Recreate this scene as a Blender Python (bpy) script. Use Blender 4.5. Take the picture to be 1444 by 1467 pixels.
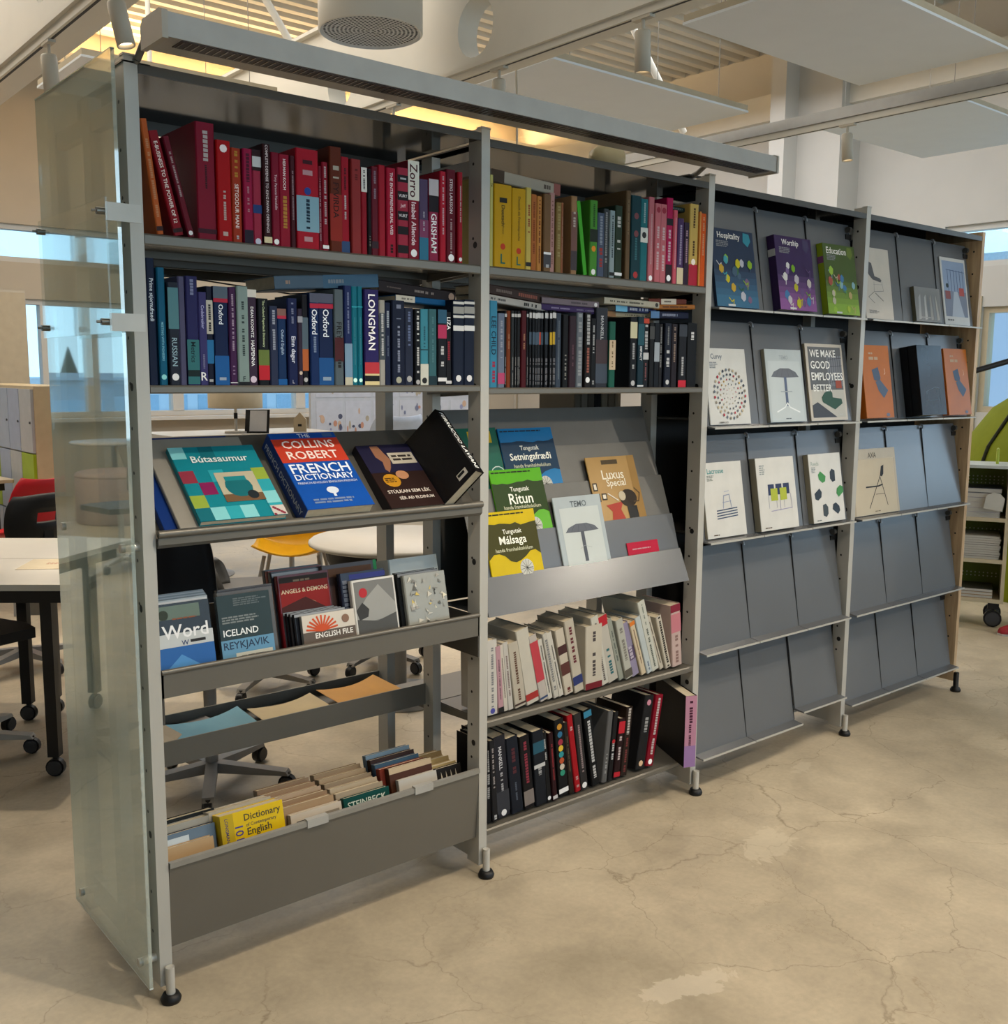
import bpy, bmesh, math, random
from mathutils import Vector, Matrix
S = bpy.context.scene
COL = S.collection
for o in list(bpy.data.objects): bpy.data.objects.remove(o)

# ------------------------------------------------------------------ camera
cam_d = bpy.data.cameras.new('camera'); cam = bpy.data.objects.new('camera', cam_d); COL.objects.link(cam)
cam_d.sensor_fit = 'HORIZONTAL'; cam_d.sensor_width = 36.0; cam_d.lens = 1454.878/1444*36.0
cam_d.clip_start = .05; cam_d.clip_end = 400
YAW, PIT, ROL = .6956, -.1332, .0072
fw = Vector((math.sin(YAW)*math.cos(PIT), math.cos(YAW)*math.cos(PIT), math.sin(PIT)))
ri = Vector((math.cos(YAW), -math.sin(YAW), 0)); up = ri.cross(fw)
rr = ri*math.cos(ROL)+up*math.sin(ROL); uu = -ri*math.sin(ROL)+up*math.cos(ROL)
M = Matrix((rr, uu, -fw)).transposed().to_4x4(); M.translation = Vector((-.8136, -2.1899, 1.4498))
cam.matrix_world = M
S.camera = cam
S.view_settings.view_transform = 'Standard'; S.view_settings.look = 'None'
S.view_settings.gamma = 1; S.view_settings.use_curve_mapping = False
S.view_settings.exposure = 0.0

# ------------------------------------------------------------------ world: pale overcast-blue daylight
wd = bpy.data.worlds.new('daylight'); S.world = wd; wd.use_nodes = True
wn = wd.node_tree; wn.nodes.clear()
wo = wn.nodes.new('ShaderNodeOutputWorld'); wb = wn.nodes.new('ShaderNodeBackground')
wt = wn.nodes.new('ShaderNodeTexCoord'); ws = wn.nodes.new('ShaderNodeSeparateXYZ'); wr = wn.nodes.new('ShaderNodeValToRGB')
wn.links.new(wt.outputs['Generated'], ws.inputs[0]); wn.links.new(ws.outputs['Z'], wr.inputs[0])
wr.color_ramp.elements[0].position = 0.0; wr.color_ramp.elements[0].color = (.50, .76, .92, 1)
wr.color_ramp.elements[1].position = .55; wr.color_ramp.elements[1].color = (.26, .56, .92, 1)
wn.links.new(wr.outputs[0], wb.inputs[0]); wb.inputs[1].default_value = 1.85
wn.links.new(wb.outputs[0], wo.inputs[0])

# ------------------------------------------------------------------ large lights: added daylight fill, ceiling fill and the warm cove
def area(name, loc, target, sx, sy, power, color=(1, 1, 1), portal=False):
    l = bpy.data.lights.new(name, 'AREA'); l.shape = 'RECTANGLE'; l.size = sx; l.size_y = sy
    l.energy = power; l.color = color
    if portal:
        l.cycles.is_portal = True
    o = bpy.data.objects.new(name, l); COL.objects.link(o); o.location = loc
    o.rotation_euler = (Vector(target)-Vector(loc)).to_track_quat('-Z', 'Y').to_euler()
    return o
# area lamps added as daylight fill: unseen front windows, windows on the right
area('window_daylight', (3.5, -6.6, 2.1), (3.5, 0, 2.6), 10.0, 2.4, 85, (.80, .90, 1.0))
area('window_daylight', (9.3, -2.0, 2.0), (0, -1.0, .8), 5.0, 1.6, 45, (.62, .80, 1.0))
# warm light cove along the top of the back wall, washing the ribbed ceiling
area('ceiling_cove', (1.9, 10.12, 4.93), (1.9, 8.9, 5.25), 15.0, .12, 480, (1.0, .66, .31))
# added overhead fill without fixtures, behind the bookcase and over the front walkway
area('ceiling_fill', (0, 5.0, 4.6), (0, 4.6, 0), 5, 5, 260, (1.0, .93, .82))
area('ceiling_fill', (6.2, 5.0, 4.6), (6.2, 5.0, 0), 5, 6, 280, (.97, .98, 1.0))
area('ceiling_fill', (3.0, -3.2, 4.6), (3.0, -2.4, 0), 9, 3, 80, (1.0, .90, .74))
for px_, w_ in ((-1.5, 7.0), (4.5, 5.0)):
    area('window_portal', (px_, 10.25, 1.6), (px_, 0, 1.6), w_, 1.4, 1, portal=True)
area('window_portal', (9.75, 0, 1.7), (0, 0, 1.7), 6.0, 1.2, 1, portal=True)

# ------------------------------------------------------------------ materials
def lin(h):
    h = h.lstrip('#')
    if len(h) == 3: h = ''.join(c*2 for c in h)
    r = []
    for i in (0, 2, 4):
        v = int(h[i:i+2], 16)/255
        r.append(v/12.92 if v <= .04045 else ((v+.055)/1.055)**2.4)
    return (*r, 1)
MATS = {}
def mat(hexc, rough=.5, metal=0.0, noise=.12, scale=14.0, bump=0.0, spec=.3, coat=0.0, key=''):
    k = (hexc, rough, metal, noise, scale, bump, spec, coat, key)
    if k in MATS: return MATS[k]
    m = bpy.data.materials.new('surface_'+hexc.lstrip('#')+key); m.use_nodes = True
    nt = m.node_tree; b = nt.nodes['Principled BSDF']
    c = lin(hexc)
    b.inputs['Roughness'].default_value = rough; b.inputs['Metallic'].default_value = metal
    b.inputs['Specular IOR Level'].default_value = spec
    if coat: b.inputs['Coat Weight'].default_value = coat; b.inputs['Coat Roughness'].default_value = .08
    tc = nt.nodes.new('ShaderNodeTexCoord'); nz = nt.nodes.new('ShaderNodeTexNoise')
    nz.inputs['Scale'].default_value = scale; nz.inputs['Detail'].default_value = 3
    nt.links.new(tc.outputs['Object'], nz.inputs['Vector'])
    mx = nt.nodes.new('ShaderNodeMix'); mx.data_type = 'RGBA'
    mx.inputs[6].default_value = tuple(v*(1-noise) for v in c[:3])+(1,)
    mx.inputs[7].default_value = tuple(min(1, v*(1+noise)) for v in c[:3])+(1,)
    nt.links.new(nz.outputs['Fac'], mx.inputs[0]); nt.links.new(mx.outputs[2], b.inputs['Base Color'])
    if bump:
        bp = nt.nodes.new('ShaderNodeBump'); bp.inputs['Strength'].default_value = bump; bp.inputs['Distance'].default_value = .002
        nt.links.new(nz.outputs['Fac'], bp.inputs['Height']); nt.links.new(bp.outputs[0], b.inputs['Normal'])
    MATS[k] = m
    return m
def emit(hexc, s):
    k = ('emit', hexc, s)
    if k in MATS: return MATS[k]
    m = bpy.data.materials.new('glow_'+hexc.lstrip('#')); m.use_nodes = True
    b = m.node_tree.nodes['Principled BSDF']; b.inputs['Base Color'].default_value = lin(hexc)
    b.inputs['Emission Color'].default_value = lin(hexc); b.inputs['Emission Strength'].default_value = s
    MATS[k] = m; return m
def glass(name, tint, refl, haze, hazecol, rough=.02):
    m = bpy.data.materials.new(name); m.use_nodes = True; nt = m.node_tree; nt.nodes.clear()
    out = nt.nodes.new('ShaderNodeOutputMaterial')
    tr = nt.nodes.new('ShaderNodeBsdfTransparent'); tr.inputs[0].default_value = (*tint, 1)
    gl = nt.nodes.new('ShaderNodeBsdfGlossy'); gl.inputs['Roughness'].default_value = rough; gl.inputs[0].default_value = (.95, 1, .98, 1)
    df = nt.nodes.new('ShaderNodeBsdfDiffuse'); df.inputs[0].default_value = (*hazecol, 1)
    lw = nt.nodes.new('ShaderNodeLayerWeight'); lw.inputs[0].default_value = .5
    pw = nt.nodes.new('ShaderNodeMath'); pw.operation = 'POWER'; pw.inputs[1].default_value = 4.5; nt.links.new(lw.outputs['Facing'], pw.inputs[0])
    fr = nt.nodes.new('ShaderNodeMath'); fr.operation = 'MULTIPLY_ADD'; fr.inputs[1].default_value = 1-refl; fr.inputs[2].default_value = refl; nt.links.new(pw.outputs[0], fr.inputs[0])
    m1 = nt.nodes.new('ShaderNodeMixShader'); m2 = nt.nodes.new('ShaderNodeMixShader')
    m1.inputs[0].default_value = haze
    nt.links.new(tr.outputs[0], m1.inputs[1]); nt.links.new(df.outputs[0], m1.inputs[2])
    nt.links.new(fr.outputs[0], m2.inputs[0]); nt.links.new(m1.outputs[0], m2.inputs[1]); nt.links.new(gl.outputs[0], m2.inputs[2])
    nt.links.new(m2.outputs[0], out.inputs[0])
    return m
GL_END = glass('end_panel_glass', (.84, .90, .88), .26, .36, (.56, .65, .62))
GL_SIGN = glass('clear_acrylic', (.93, .95, .95), .04, .04, (.7, .72, .72))
GL_WIN = glass('window_glass', (.95, .98, .99), .03, .01, (.6, .7, .8))
GL_CASE = glass('clear_plastic', (.93, .94, .95), .03, .02, (.6, .62, .63), .06)

def wood(hexa, hexb, scale=3.0, name='plywood'):
    m = bpy.data.materials.new(name); m.use_nodes = True; nt = m.node_tree; b = nt.nodes['Principled BSDF']
    tc = nt.nodes.new('ShaderNodeTexCoord'); mp = nt.nodes.new('ShaderNodeMapping'); mp.inputs['Scale'].default_value = (6, 6, .6)
    wv = nt.nodes.new('ShaderNodeTexNoise'); wv.inputs['Scale'].default_value = scale*3; wv.inputs['Detail'].default_value = 5
    cr = nt.nodes.new('ShaderNodeValToRGB'); cr.color_ramp.elements[0].color = lin(hexa); cr.color_ramp.elements[1].color = lin(hexb)
    cr.color_ramp.elements[0].position = .35; cr.color_ramp.elements[1].position = .65
    nt.links.new(tc.outputs['Object'], mp.inputs[0]); nt.links.new(mp.outputs[0], wv.inputs['Vector'])
    nt.links.new(wv.outputs['Fac'], cr.inputs[0]); nt.links.new(cr.outputs[0], b.inputs['Base Color'])
    b.inputs['Roughness'].default_value = .5
    return m
PLY = wood('#a98a66', '#c0a27c')

def concrete():
    m = bpy.data.materials.new('polished_concrete'); m.use_nodes = True; nt = m.node_tree; N = nt.nodes; L = nt.links
    b = N['Principled BSDF']; tc = N.new('ShaderNodeTexCoord')
    def noise(s, d, dist=0.0, rough=.55):
        n = N.new('ShaderNodeTexNoise'); n.inputs['Scale'].default_value = s; n.inputs['Detail'].default_value = d
        n.inputs['Distortion'].default_value = dist; n.inputs['Roughness'].default_value = rough
        L.new(tc.outputs['Object'], n.inputs['Vector']); return n
    def ramp(src, p0, c0, p1, c1):
        r = N.new('ShaderNodeValToRGB'); r.color_ramp.elements[0].position = p0; r.color_ramp.elements[1].position = p1
        r.color_ramp.elements[0].color = c0; r.color_ramp.elements[1].color = c1; L.new(src, r.inputs[0]); return r
    def mix(f, a, bb, mode='MIX'):
        x = N.new('ShaderNodeMix'); x.data_type = 'RGBA'; x.blend_type = mode
        for i, v in ((0, f), (6, a), (7, bb)):
            if hasattr(v, 'is_linked'): L.new(v, x.inputs[i])
            else: x.inputs[i].default_value = v
        return x.outputs[2]
    n1 = noise(1.3, 6, .8); n2 = noise(5, 8, .4, .65); n3 = noise(60, 3)
    base = ramp(n1.outputs['Fac'], .3, lin('#a49883'), .72, lin('#c0b39c'))
    r2 = ramp(n2.outputs['Fac'], .35, (.80, .79, .78, 1), .7, (1.08, 1.07, 1.05, 1))
    c = mix(1.0, base.outputs[0], r2.outputs[0], 'MULTIPLY')
    r3 = ramp(n3.outputs['Fac'], .3, (.93, .93, .93, 1), .7, (1.04, 1.04, 1.04, 1))
    c = mix(1.0, c, r3.outputs[0], 'MULTIPLY')
    # hairline cracks
    def crack(scale, width, amt):
        nd = noise(2.2*scale/2, 6, 0, .6)
        v = N.new('ShaderNodeVectorMath'); v.operation = 'MULTIPLY_ADD'; v.inputs[1].default_value = (.32, .32, 0)
        L.new(nd.outputs['Color'], v.inputs[0]); L.new(tc.outputs['Object'], v.inputs[2])
        vo = N.new('ShaderNodeTexVoronoi'); vo.feature = 'DISTANCE_TO_EDGE'; vo.inputs['Scale'].default_value = scale
        L.new(v.outputs[0], vo.inputs['Vector'])
        return ramp(vo.outputs['Distance'], width*.35, (amt, amt*.96, amt*.9, 1), width, (1, 1, 1, 1))
    k1 = crack(2.1, .0045, .62)
    gate = ramp(n1.outputs['Fac'], .38, (0, 0, 0, 1), .55, (1, 1, 1, 1))
    c = mix(gate.outputs[0], c, mix(1.0, c, k1.outputs[0], 'MULTIPLY'))
    k2 = crack(5.0, .006, .82); n5 = noise(.9, 2); gate2 = ramp(n5.outputs['Fac'], .5, (0, 0, 0, 1), .62, (1, 1, 1, 1))
    c = mix(gate2.outputs[0], c, mix(1.0, c, k2.outputs[0], 'MULTIPLY'))
    # pale worn patches of old sealer
    def patch(cx, cy, sx, sy, rot, thr, col, seed):
        mp = N.new('ShaderNodeMapping'); mp.vector_type = 'TEXTURE'
        mp.inputs['Location'].default_value = (cx, cy, 0); mp.inputs['Rotation'].default_value = (0, 0, rot); mp.inputs['Scale'].default_value = (sx, sy, 1)
        L.new(tc.outputs['Object'], mp.inputs[0])
        ln = N.new('ShaderNodeVectorMath'); ln.operation = 'LENGTH'; L.new(mp.outputs[0], ln.inputs[0])
        nn = noise(seed, 5, 1.0, .6)
        ad = N.new('ShaderNodeMath'); ad.operation = 'MULTIPLY_ADD'; ad.inputs[1].default_value = 1.5
        L.new(nn.outputs['Fac'], ad.inputs[0]); L.new(ln.outputs['Value'], ad.inputs[2])
        hf = N.new('ShaderNodeMath'); hf.operation = 'MULTIPLY'; hf.inputs[1].default_value = .4; L.new(ad.outputs[0], hf.inputs[0])
        return ramp(hf.outputs[0], thr*.4, (1, 1, 1, 1), (thr+.06)*.4, (0, 0, 0, 1)), col
    for cx, cy, sx, sy, rot, thr, col, seed in ((1.0, -.74, .2, .07, -.25, 1.35, '#cfc4b0', 11), (1.75, -.42, .30, .16, .5, 1.15, '#cbbfa8', 9), (2.4, -.1, .12, .07, .2, 1.2, '#c6baa4', 13)):
        r, cc = patch(cx, cy, sx, sy, rot, thr, col, seed)
        f = N.new('ShaderNodeMath'); f.operation = 'MULTIPLY'; f.inputs[1].default_value = .45
        L.new(r.outputs[0], f.inputs[0])
        c = mix(f.outputs[0], c, lin(cc))
    L.new(c, b.inputs['Base Color'])
    rr_ = ramp(n2.outputs['Fac'], .3, (.38,)*3+(1,), .7, (.55,)*3+(1,)); L.new(rr_.outputs[0], b.inputs['Roughness'])
    bp = N.new('ShaderNodeBump'); bp.inputs['Strength'].default_value = .015; bp.inputs['Distance'].default_value = .004
    L.new(n2.outputs['Fac'], bp.inputs['Height']); L.new(bp.outputs[0], b.inputs['Normal'])
    return m

# ------------------------------------------------------------------ mesh helpers
class MB:
    def __init__(s): s.v = []; s.f = []; s.m = []; s.mats = []; s.smooth = set()
    def mi(s, m):
        if m not in s.mats: s.mats.append(m)
        return s.mats.index(m)
    def add(s, vs, fs, m, smooth=False):
        b = len(s.v); k = s.mi(m); s.v += [tuple(p) for p in vs]
        for f in fs:
            if smooth: s.smooth.add(len(s.f))
            s.f.append([b+i for i in f]); s.m.append(k)
    def box(s, x0, x1, y0, y1, z0, z1, m, T=None):
        vs = [Vector(p) for p in ((x0,y0,z0),(x1,y0,z0),(x1,y1,z0),(x0,y1,z0),(x0,y0,z1),(x1,y0,z1),(x1,y1,z1),(x0,y1,z1))]
        if T: vs = [T @ p for p in vs]
        s.add(vs, [(0,3,2,1),(4,5,6,7),(0,1,5,4),(1,2,6,5),(2,3,7,6),(3,0,4,7)], m)
    def prism(s, poly, axis, a, b, m, T=None):
        # poly: 2D points; axis 'x','y','z' is the extrusion axis
        def p3(p, t):
            return Vector({'x': (t, p[0], p[1]), 'y': (p[0], t, p[1]), 'z': (p[0], p[1], t)}[axis])
        n = len(poly); vs = [p3(p, a) for p in poly]+[p3(p, b) for p in poly]
        if T: vs = [T @ p for p in vs]
        s.add(vs, [tuple(range(n))[::-1], tuple(range(n, 2*n))]+[(i, (i+1) % n, n+(i+1) % n, n+i) for i in range(n)], m)
    def tube(s, p, q, r, m, n=10, r2=None, caps=True):
        p, q = Vector(p), Vector(q); d = (q-p).normalized(); a = d.orthogonal().normalized(); b = d.cross(a); r2 = r if r2 is None else r2
        vs = []
        for c, rad in ((p, r), (q, r2)):
            vs += [c+(a*math.cos(2*math.pi*i/n)+b*math.sin(2*math.pi*i/n))*rad for i in range(n)]
        s.add(vs, [(i, (i+1) % n, n+(i+1) % n, n+i) for i in range(n)], m, True)
        if caps: s.add(vs, [tuple(range(n))[::-1], tuple(range(n, 2*n))], m)
    def path(s, pts, r, m, n=8):
        for a, b in zip(pts, pts[1:]): s.tube(a, b, r, m, n)
    def lathe(s, prof, m, n=24, c=(0, 0, 0), T=None, ang=2*math.pi):
        # prof: (radius, z)
        full = abs(ang-2*math.pi) < 1e-6; k = n if full else n+1
        vs = []
        for r, z in prof:
            vs += [Vector((c[0]+r*math.cos(ang*i/n), c[1]+r*math.sin(ang*i/n), c[2]+z)) for i in range(k)]
        if T: vs = [T @ p for p in vs]
        fs = []
        for j in range(len(prof)-1):
            for i in range(n):
                i2 = (i+1) % k
                fs.append((j*k+i, j*k+i2, (j+1)*k+i2, (j+1)*k+i))
        s.add(vs, fs, m, True)
    def disc(s, c, r, m, axis='z', n=16, rz=None):
        vs = []
        for i in range(n):
            a = 2*math.pi*i/n; u, v = r*math.cos(a), (rz or r)*math.sin(a)
            vs.append({'z': (c[0]+u, c[1]+v, c[2]), 'x': (c[0], c[1]+u, c[2]+v), 'y': (c[0]+u, c[1], c[2]+v)}[axis])
        s.add(vs, [tuple(range(n))], m)
    def build(s, name, parent=None):
        me = bpy.data.meshes.new(name); me.from_pydata(s.v, [], s.f)
        for m in s.mats: me.materials.append(m)
        for i, p in enumerate(me.polygons):
            p.material_index = s.m[i]
            if i in s.smooth: p.use_smooth = True
        bm = bmesh.new(); bm.from_mesh(me); bmesh.ops.recalc_face_normals(bm, faces=bm.faces); bm.to_mesh(me); bm.free()
        me.update()
        o = bpy.data.objects.new(name, me); COL.objects.link(o)
        if parent: o.parent = parent
        return o
def tag(o, label, cat, group=None):
    o['label'] = label; o['category'] = cat
    if group: o['group'] = group
    return o
def struct(o):
    o['kind'] = 'structure'; return o
def thing(name, label, cat, loc=(0, 0, 0), rz=0.0, group=None, mw=None):
    o = bpy.data.objects.new(name, None); COL.objects.link(o); o.empty_display_size = .05
    if mw is not None: o.matrix_world = mw
    else: o.location = loc; o.rotation_euler = (0, 0, rz)
    return tag(o, label, cat, group)
def boxpart(name, parent, m, *dims, T=None):
    b = MB(); b.box(*dims, m, T); return b.build(name, parent)

# lettering: the built-in font turned into flat outlines
TXT = {}
def glyphs(s):
    if s in TXT: return TXT[s]
    cu = bpy.data.curves.new('lettering', 'FONT'); cu.body = s; cu.resolution_u = 2; cu.size = 1; cu.offset = .012
    ob = bpy.data.objects.new('lettering', cu); COL.objects.link(ob)
    dg = bpy.context.evaluated_depsgraph_get(); me = bpy.data.meshes.new_from_object(ob.evaluated_get(dg))
    vs = [(v.co.x, v.co.y) for v in me.vertices]; fs = [tuple(p.vertices) for p in me.polygons]
    bpy.data.objects.remove(ob); bpy.data.curves.remove(cu); bpy.data.meshes.remove(me)
    if not vs: vs = [(0, 0)]
    x0 = min(v[0] for v in vs); x1 = max(v[0] for v in vs); y0 = min(v[1] for v in vs); y1 = max(v[1] for v in vs)
    TXT[s] = ([(v[0]-x0, v[1]-y0) for v in vs], fs, x1-x0, y1-y0); return TXT[s]
def pm(c): return mat(c, .5, noise=.06, spec=.15)
def dim(c, k=.78):
    h = c.lstrip('#'); h = ''.join(q*2 for q in h) if len(h) == 3 else h
    return '#'+''.join('%02x' % int(int(h[i:i+2], 16)*k) for i in (0, 2, 4))
class Print:
    """flat print on a face lying in the local XZ plane at y=0, facing -Y; each layer a hair proud of the last"""
    def __init__(s, w, h, y=0.0): s.w, s.h, s.y, s.k, s.mb = w, h, y, 0, MB()
    def lay(s): s.k += 1; return s.y-.0003-.00006*min(s.k, 40)
    def rect(s, u0, v0, u1, v1, c):
        y = s.lay(); x0, x1, z0, z1 = u0*s.w, u1*s.w, v0*s.h, v1*s.h
        s.mb.add([(x0,y,z0),(x1,y,z0),(x1,y,z1),(x0,y,z1)], [(0,1,2,3)], pm(c))
    def ell(s, u, v, ru, rv, c, n=14):
        y = s.lay()
        s.mb.add([(u*s.w+ru*math.cos(2*math.pi*i/n), y, v*s.h+rv*math.sin(2*math.pi*i/n)) for i in range(n)], [tuple(range(n))], pm(c))
    def poly(s, pts, c):
        y = s.lay(); s.mb.add([(u*s.w, y, v*s.h) for u, v in pts], [tuple(range(len(pts)))], pm(c))
    def line(s, pts, wd, c):
        y = s.lay()
        for (u0, v0), (u1, v1) in zip(pts, pts[1:]):
            a = Vector((u0*s.w, v0*s.h)); b = Vector((u1*s.w, v1*s.h)); d = (b-a)
            if d.length < 1e-6: continue
            n = Vector((-d.y, d.x)).normalized()*wd/2; a -= d.normalized()*wd*.3; b += d.normalized()*wd*.3
            s.mb.add([(p.x, y, p.y) for p in (a-n, b-n, b+n, a+n)], [(0, 1, 2, 3)], pm(c))
    def text(s, st, u0, v0, u1, v1, c, align='c', vert=False):
        vs, fs, tw, th = glyphs(st); y = s.lay()
        bw, bh = (u1-u0)*s.w, (v1-v0)*s.h
        if vert:
            k = min(bh/tw, bw/th); cx, cz = (u0+u1)/2*s.w, (v0+v1)/2*s.h
            pts = [(cx+(q[1]-th/2)*k, y, cz-(q[0]-tw/2)*k) for q in vs]
        else:
            k = min(bw/tw, bh/th); ox = u0*s.w+(bw-tw*k)/2*(1 if align == 'c' else 0); oz = v0*s.h+(bh-th*k)/2
            pts = [(ox+q[0]*k, y, oz+q[1]*k) for q in vs]
        s.mb.add(pts, fs, pm(c))
    def dash(s, u0, v0, u1, v1, c, vert=False, rows=1, seed=0):
        # lettering too small to read
        c = dim(c); y = s.lay(); rn = random.Random(seed+int(u0*991)+int(v0*7919)+s.k)
        x0, x1, z0, z1 = u0*s.w, u1*s.w, v0*s.h, v1*s.h
        for r in range(rows):
            if vert:
                m_ = (x0+x1)/2; x0 = m_-(m_-x0)*.75; x1 = m_+(x1-m_)*.75; p = z1; cw = (x1-x0)
                while p > z0+.002:
                    l = min(p-z0, cw*rn.uniform(.45, .8)); a = x0+cw*rn.uniform(0, .12)
                    if rn.random() > .14: s.mb.add([(a,y,p-l),(x1,y,p-l),(x1,y,p),(a,y,p)], [(0,1,2,3)], pm(c))
                    p -= l+cw*.18
            else:
                hh = (z1-z0)/rows; zz = z1-r*hh; p = x0; e = x0+(x1-x0)*rn.uniform(.7, 1)
                while p < e-.001:
                    l = min(e-p, hh*rn.uniform(1.2, 3.5)); s.mb.add([(p,y,zz-hh*.6),(p+l,y,zz-hh*.6),(p+l,y,zz),(p,y,zz)], [(0,1,2,3)], pm(c))
                    p += l+hh*.35
    def build(s, parent, name='cover_print'):
        if s.mb.f:
            o = s.mb.build(name, parent); o['kind'] = 'stuff'; return o

PAGES = mat('#b9ad95', .8, noise=.16, scale=60)
def book_parts(root, w, d, h, col, board=.002, rough=.42):
    """spine facing -Y, covers left and right, page block between"""
    b = min(board, w*.2); e = min(.0025, w*.22); m = mat(dim(col, .86), .5, spec=.12)
    c = MB(); c.prism([(0,d),(0,e),(e,0),(w-e,0),(w,e),(w,d),(w-b,d),(w-b,b),(b,b),(b,d)], 'z', 0, h, m); c.build('cover', root)
    boxpart('pages', root, PAGES, b, w-b, b, d-.004, .003, h-.003)
def flat_parts(root, w, t, h, col, spine_col=None, rough=.35, spine_left=True):
    """front cover facing -Y, spine at the left"""
    b = min(.0018, t*.25); m = mat(col, rough, spec=.14)
    c = MB(); c.prism([(w,0),(.0015,0),(0,.0015),(0,t-.0015),(.0015,t),(w,t),(w,t-b),(b,t-b),(b,b),(w,b)], 'z', 0, h, m)
    if spine_col:
        c.add([(-.0004,.001,0),(-.0004,t-.001,0),(-.0004,t-.001,h),(-.0004,.001,h)], [(0,1,2,3)], mat(spine_col, rough))
    c.build('cover', root)
    if t > 2.5*b: boxpart('pages', root, PAGES, b, w-.003, b, t-b, .002, h-.002)
ORD = 'first second third fourth fifth sixth seventh eighth ninth tenth eleventh twelfth thirteenth fourteenth fifteenth sixteenth seventeenth eighteenth nineteenth twentieth twenty-first twenty-second twenty-third twenty-fourth twenty-fifth twenty-sixth twenty-seventh twenty-eighth twenty-ninth thirtieth thirty-first thirty-second thirty-third thirty-fourth thirty-fifth thirty-sixth thirty-seventh thirty-eighth thirty-ninth fortieth forty-first forty-second forty-third forty-fourth forty-fifth'.split()
# ------------------------------------------------------------------ room shell
WALL = mat('#b5ab9b', .8, noise=.05, scale=3, bump=.05)
WALLW = mat('#bdbab4', .75, noise=.05, scale=3)
WHITE = mat('#d2cec4', .55, noise=.05, scale=4)
FRAME = mat('#c4c2bc', .5, noise=.04, scale=5)
XL, XR, YF, YB, ZC = -6.0, 9.8, -6.8, 10.3, 5.3
b = MB(); b.box(XL-.3, XR+.3, YF-.3, YB+.3, -.2, 0, concrete()); struct(b.build('floor'))
# trapezoid-deck ceiling, ribs running along the shelf direction
b = MB(); prof = []; y = YF-.3
while y < YB+.3:
    prof += [(y, ZC), (y+.09, ZC), (y+.115, ZC+.07), (y+.205, ZC+.07)]; y += .23
for (y0, z0), (y1, z1) in zip(prof, prof[1:]):
    b.add([(XL-.3, y0, z0), (XR+.3, y0, z0), (XR+.3, y1, z1), (XL-.3, y1, z1)], [(0, 1, 2, 3)], WHITE)
b.box(XL-.3, XR+.3, YF-.3, YB+.3, ZC+.075, ZC+.2, WHITE)
struct(b.build('ceiling'))
def wall_y(name, y0, y1, m, openings, x0=XL-.3, x1=XR+.3, z1=ZC+.07):
    """wall across X with rectangular openings (x0,x1,z0,z1)"""
    b = MB(); xs = sorted({x0, x1, *[o[0] for o in openings], *[o[1] for o in openings]}); zs = sorted({0, z1, *[o[2] for o in openings], *[o[3] for o in openings]})
    for xa, xb in zip(xs, xs[1:]):
        for za, zb in zip(zs, zs[1:]):
            if not any(o[0] <= xa+1e-6 and xb <= o[1]+1e-6 and o[2] <= za+1e-6 and zb <= o[3]+1e-6 for o in openings):
                b.box(xa, xb, y0, y1, za, zb, m)
    return b
OPB = [(-5.6, -1.0, .93, 2.28), (-5.6, -1.0, 2.68, 3.1), (2.25, 6.46, .93, 2.28), (2.05, 8.6, 2.68, 3.1)]
struct(wall_y('wall_back', YB, YB+.3, WALL, OPB).build('wall_back'))
OPF = [(-4.5, 9.0, .8, 3.4)]
struct(wall_y('wall_front', YF-.3, YF, WALL, OPF).build('wall_front'))
# right wall with openings given as (y0,y1,z0,z1)
OPR = [(-5, 2.85, 1.11, 2.19), (-5, 3.3, 2.6, 3.04)]
b = MB(); ys = sorted({YF, YB, *[v for o in OPR for v in o[:2]]}); zs = sorted({0, ZC+.07, *[v for o in OPR for v in o[2:]]})
for ya, yb in zip(ys, ys[1:]):
    for za, zb in zip(zs, zs[1:]):
        if not any(o[0] <= ya and yb <= o[1] and o[2] <= za and zb <= o[3] for o in OPR): b.box(XR, XR+.3, ya, yb, za, zb, WALLW)
struct(b.build('wall_right'))
b = MB(); b.box(XL-.3, XL, YF, YB, 0, ZC+.07, WALL); struct(b.build('wall_left'))
WN = [0]
def window(axis, a0, a1, z0, z1, at, mull, m=FRAME):
    WN[0] += 1
    root = MB(); fr = .06
    def bx(bb, u0, u1, zz0, zz1, d0, d1, mm):
        if axis == 'x': bb.box(u0, u1, at+d0, at+d1, zz0, zz1, mm)
        else: bb.box(at+d0, at+d1, u0, u1, zz0, zz1, mm)
    for q in ((a0, a1, z0, z0+fr), (a0, a1, z1-fr, z1), (a0, a0+fr, z0+fr, z1-fr), (a1-fr, a1, z0+fr, z1-fr)): bx(root, *q, .04, .16, m)
    o = struct(root.build('window_%d' % WN[0]))
    edges = [a0+fr]+[v for mu in mull for v in (mu-.07, mu+.07)]+[a1-fr]
    for mu in mull:
        q = MB(); bx(q, mu-.07, mu+.07, z0+fr, z1-fr, .03, .17, m); q.build('mullion', o)
    for e0, e1 in zip(edges[::2], edges[1::2]):
        q = MB(); bx(q, e0, e1, z0+fr, z1-fr, .10, .106, GL_WIN); q.build('pane', o)
    return o
window('x', -5.6, -1.0, .93, 2.28, YB, [-4.3, -3.35, -2.2])
window('x', -5.6, -1.0, 2.68, 3.1, YB, [-3.35])
window('x', 2.25, 6.46, .93, 2.28, YB, [2.75, 4.28, 6.0])
window('x', 2.05, 8.6, 2.68, 3.1, YB, [4.28, 6.4])
FRW = mat('#b7a98f', .5, noise=.06)
window('y', -5, 2.85, 1.11, 2.19, XR, [2.0, .2, -1.6, -3.4], FRW)
window('y', -5, 3.3, 2.6, 3.04, XR, [0, -2.5])
window('x', -4.5, 9.0, .8, 3.4, YF-.2, [-2, .7, 3.4, 6.1])
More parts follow.
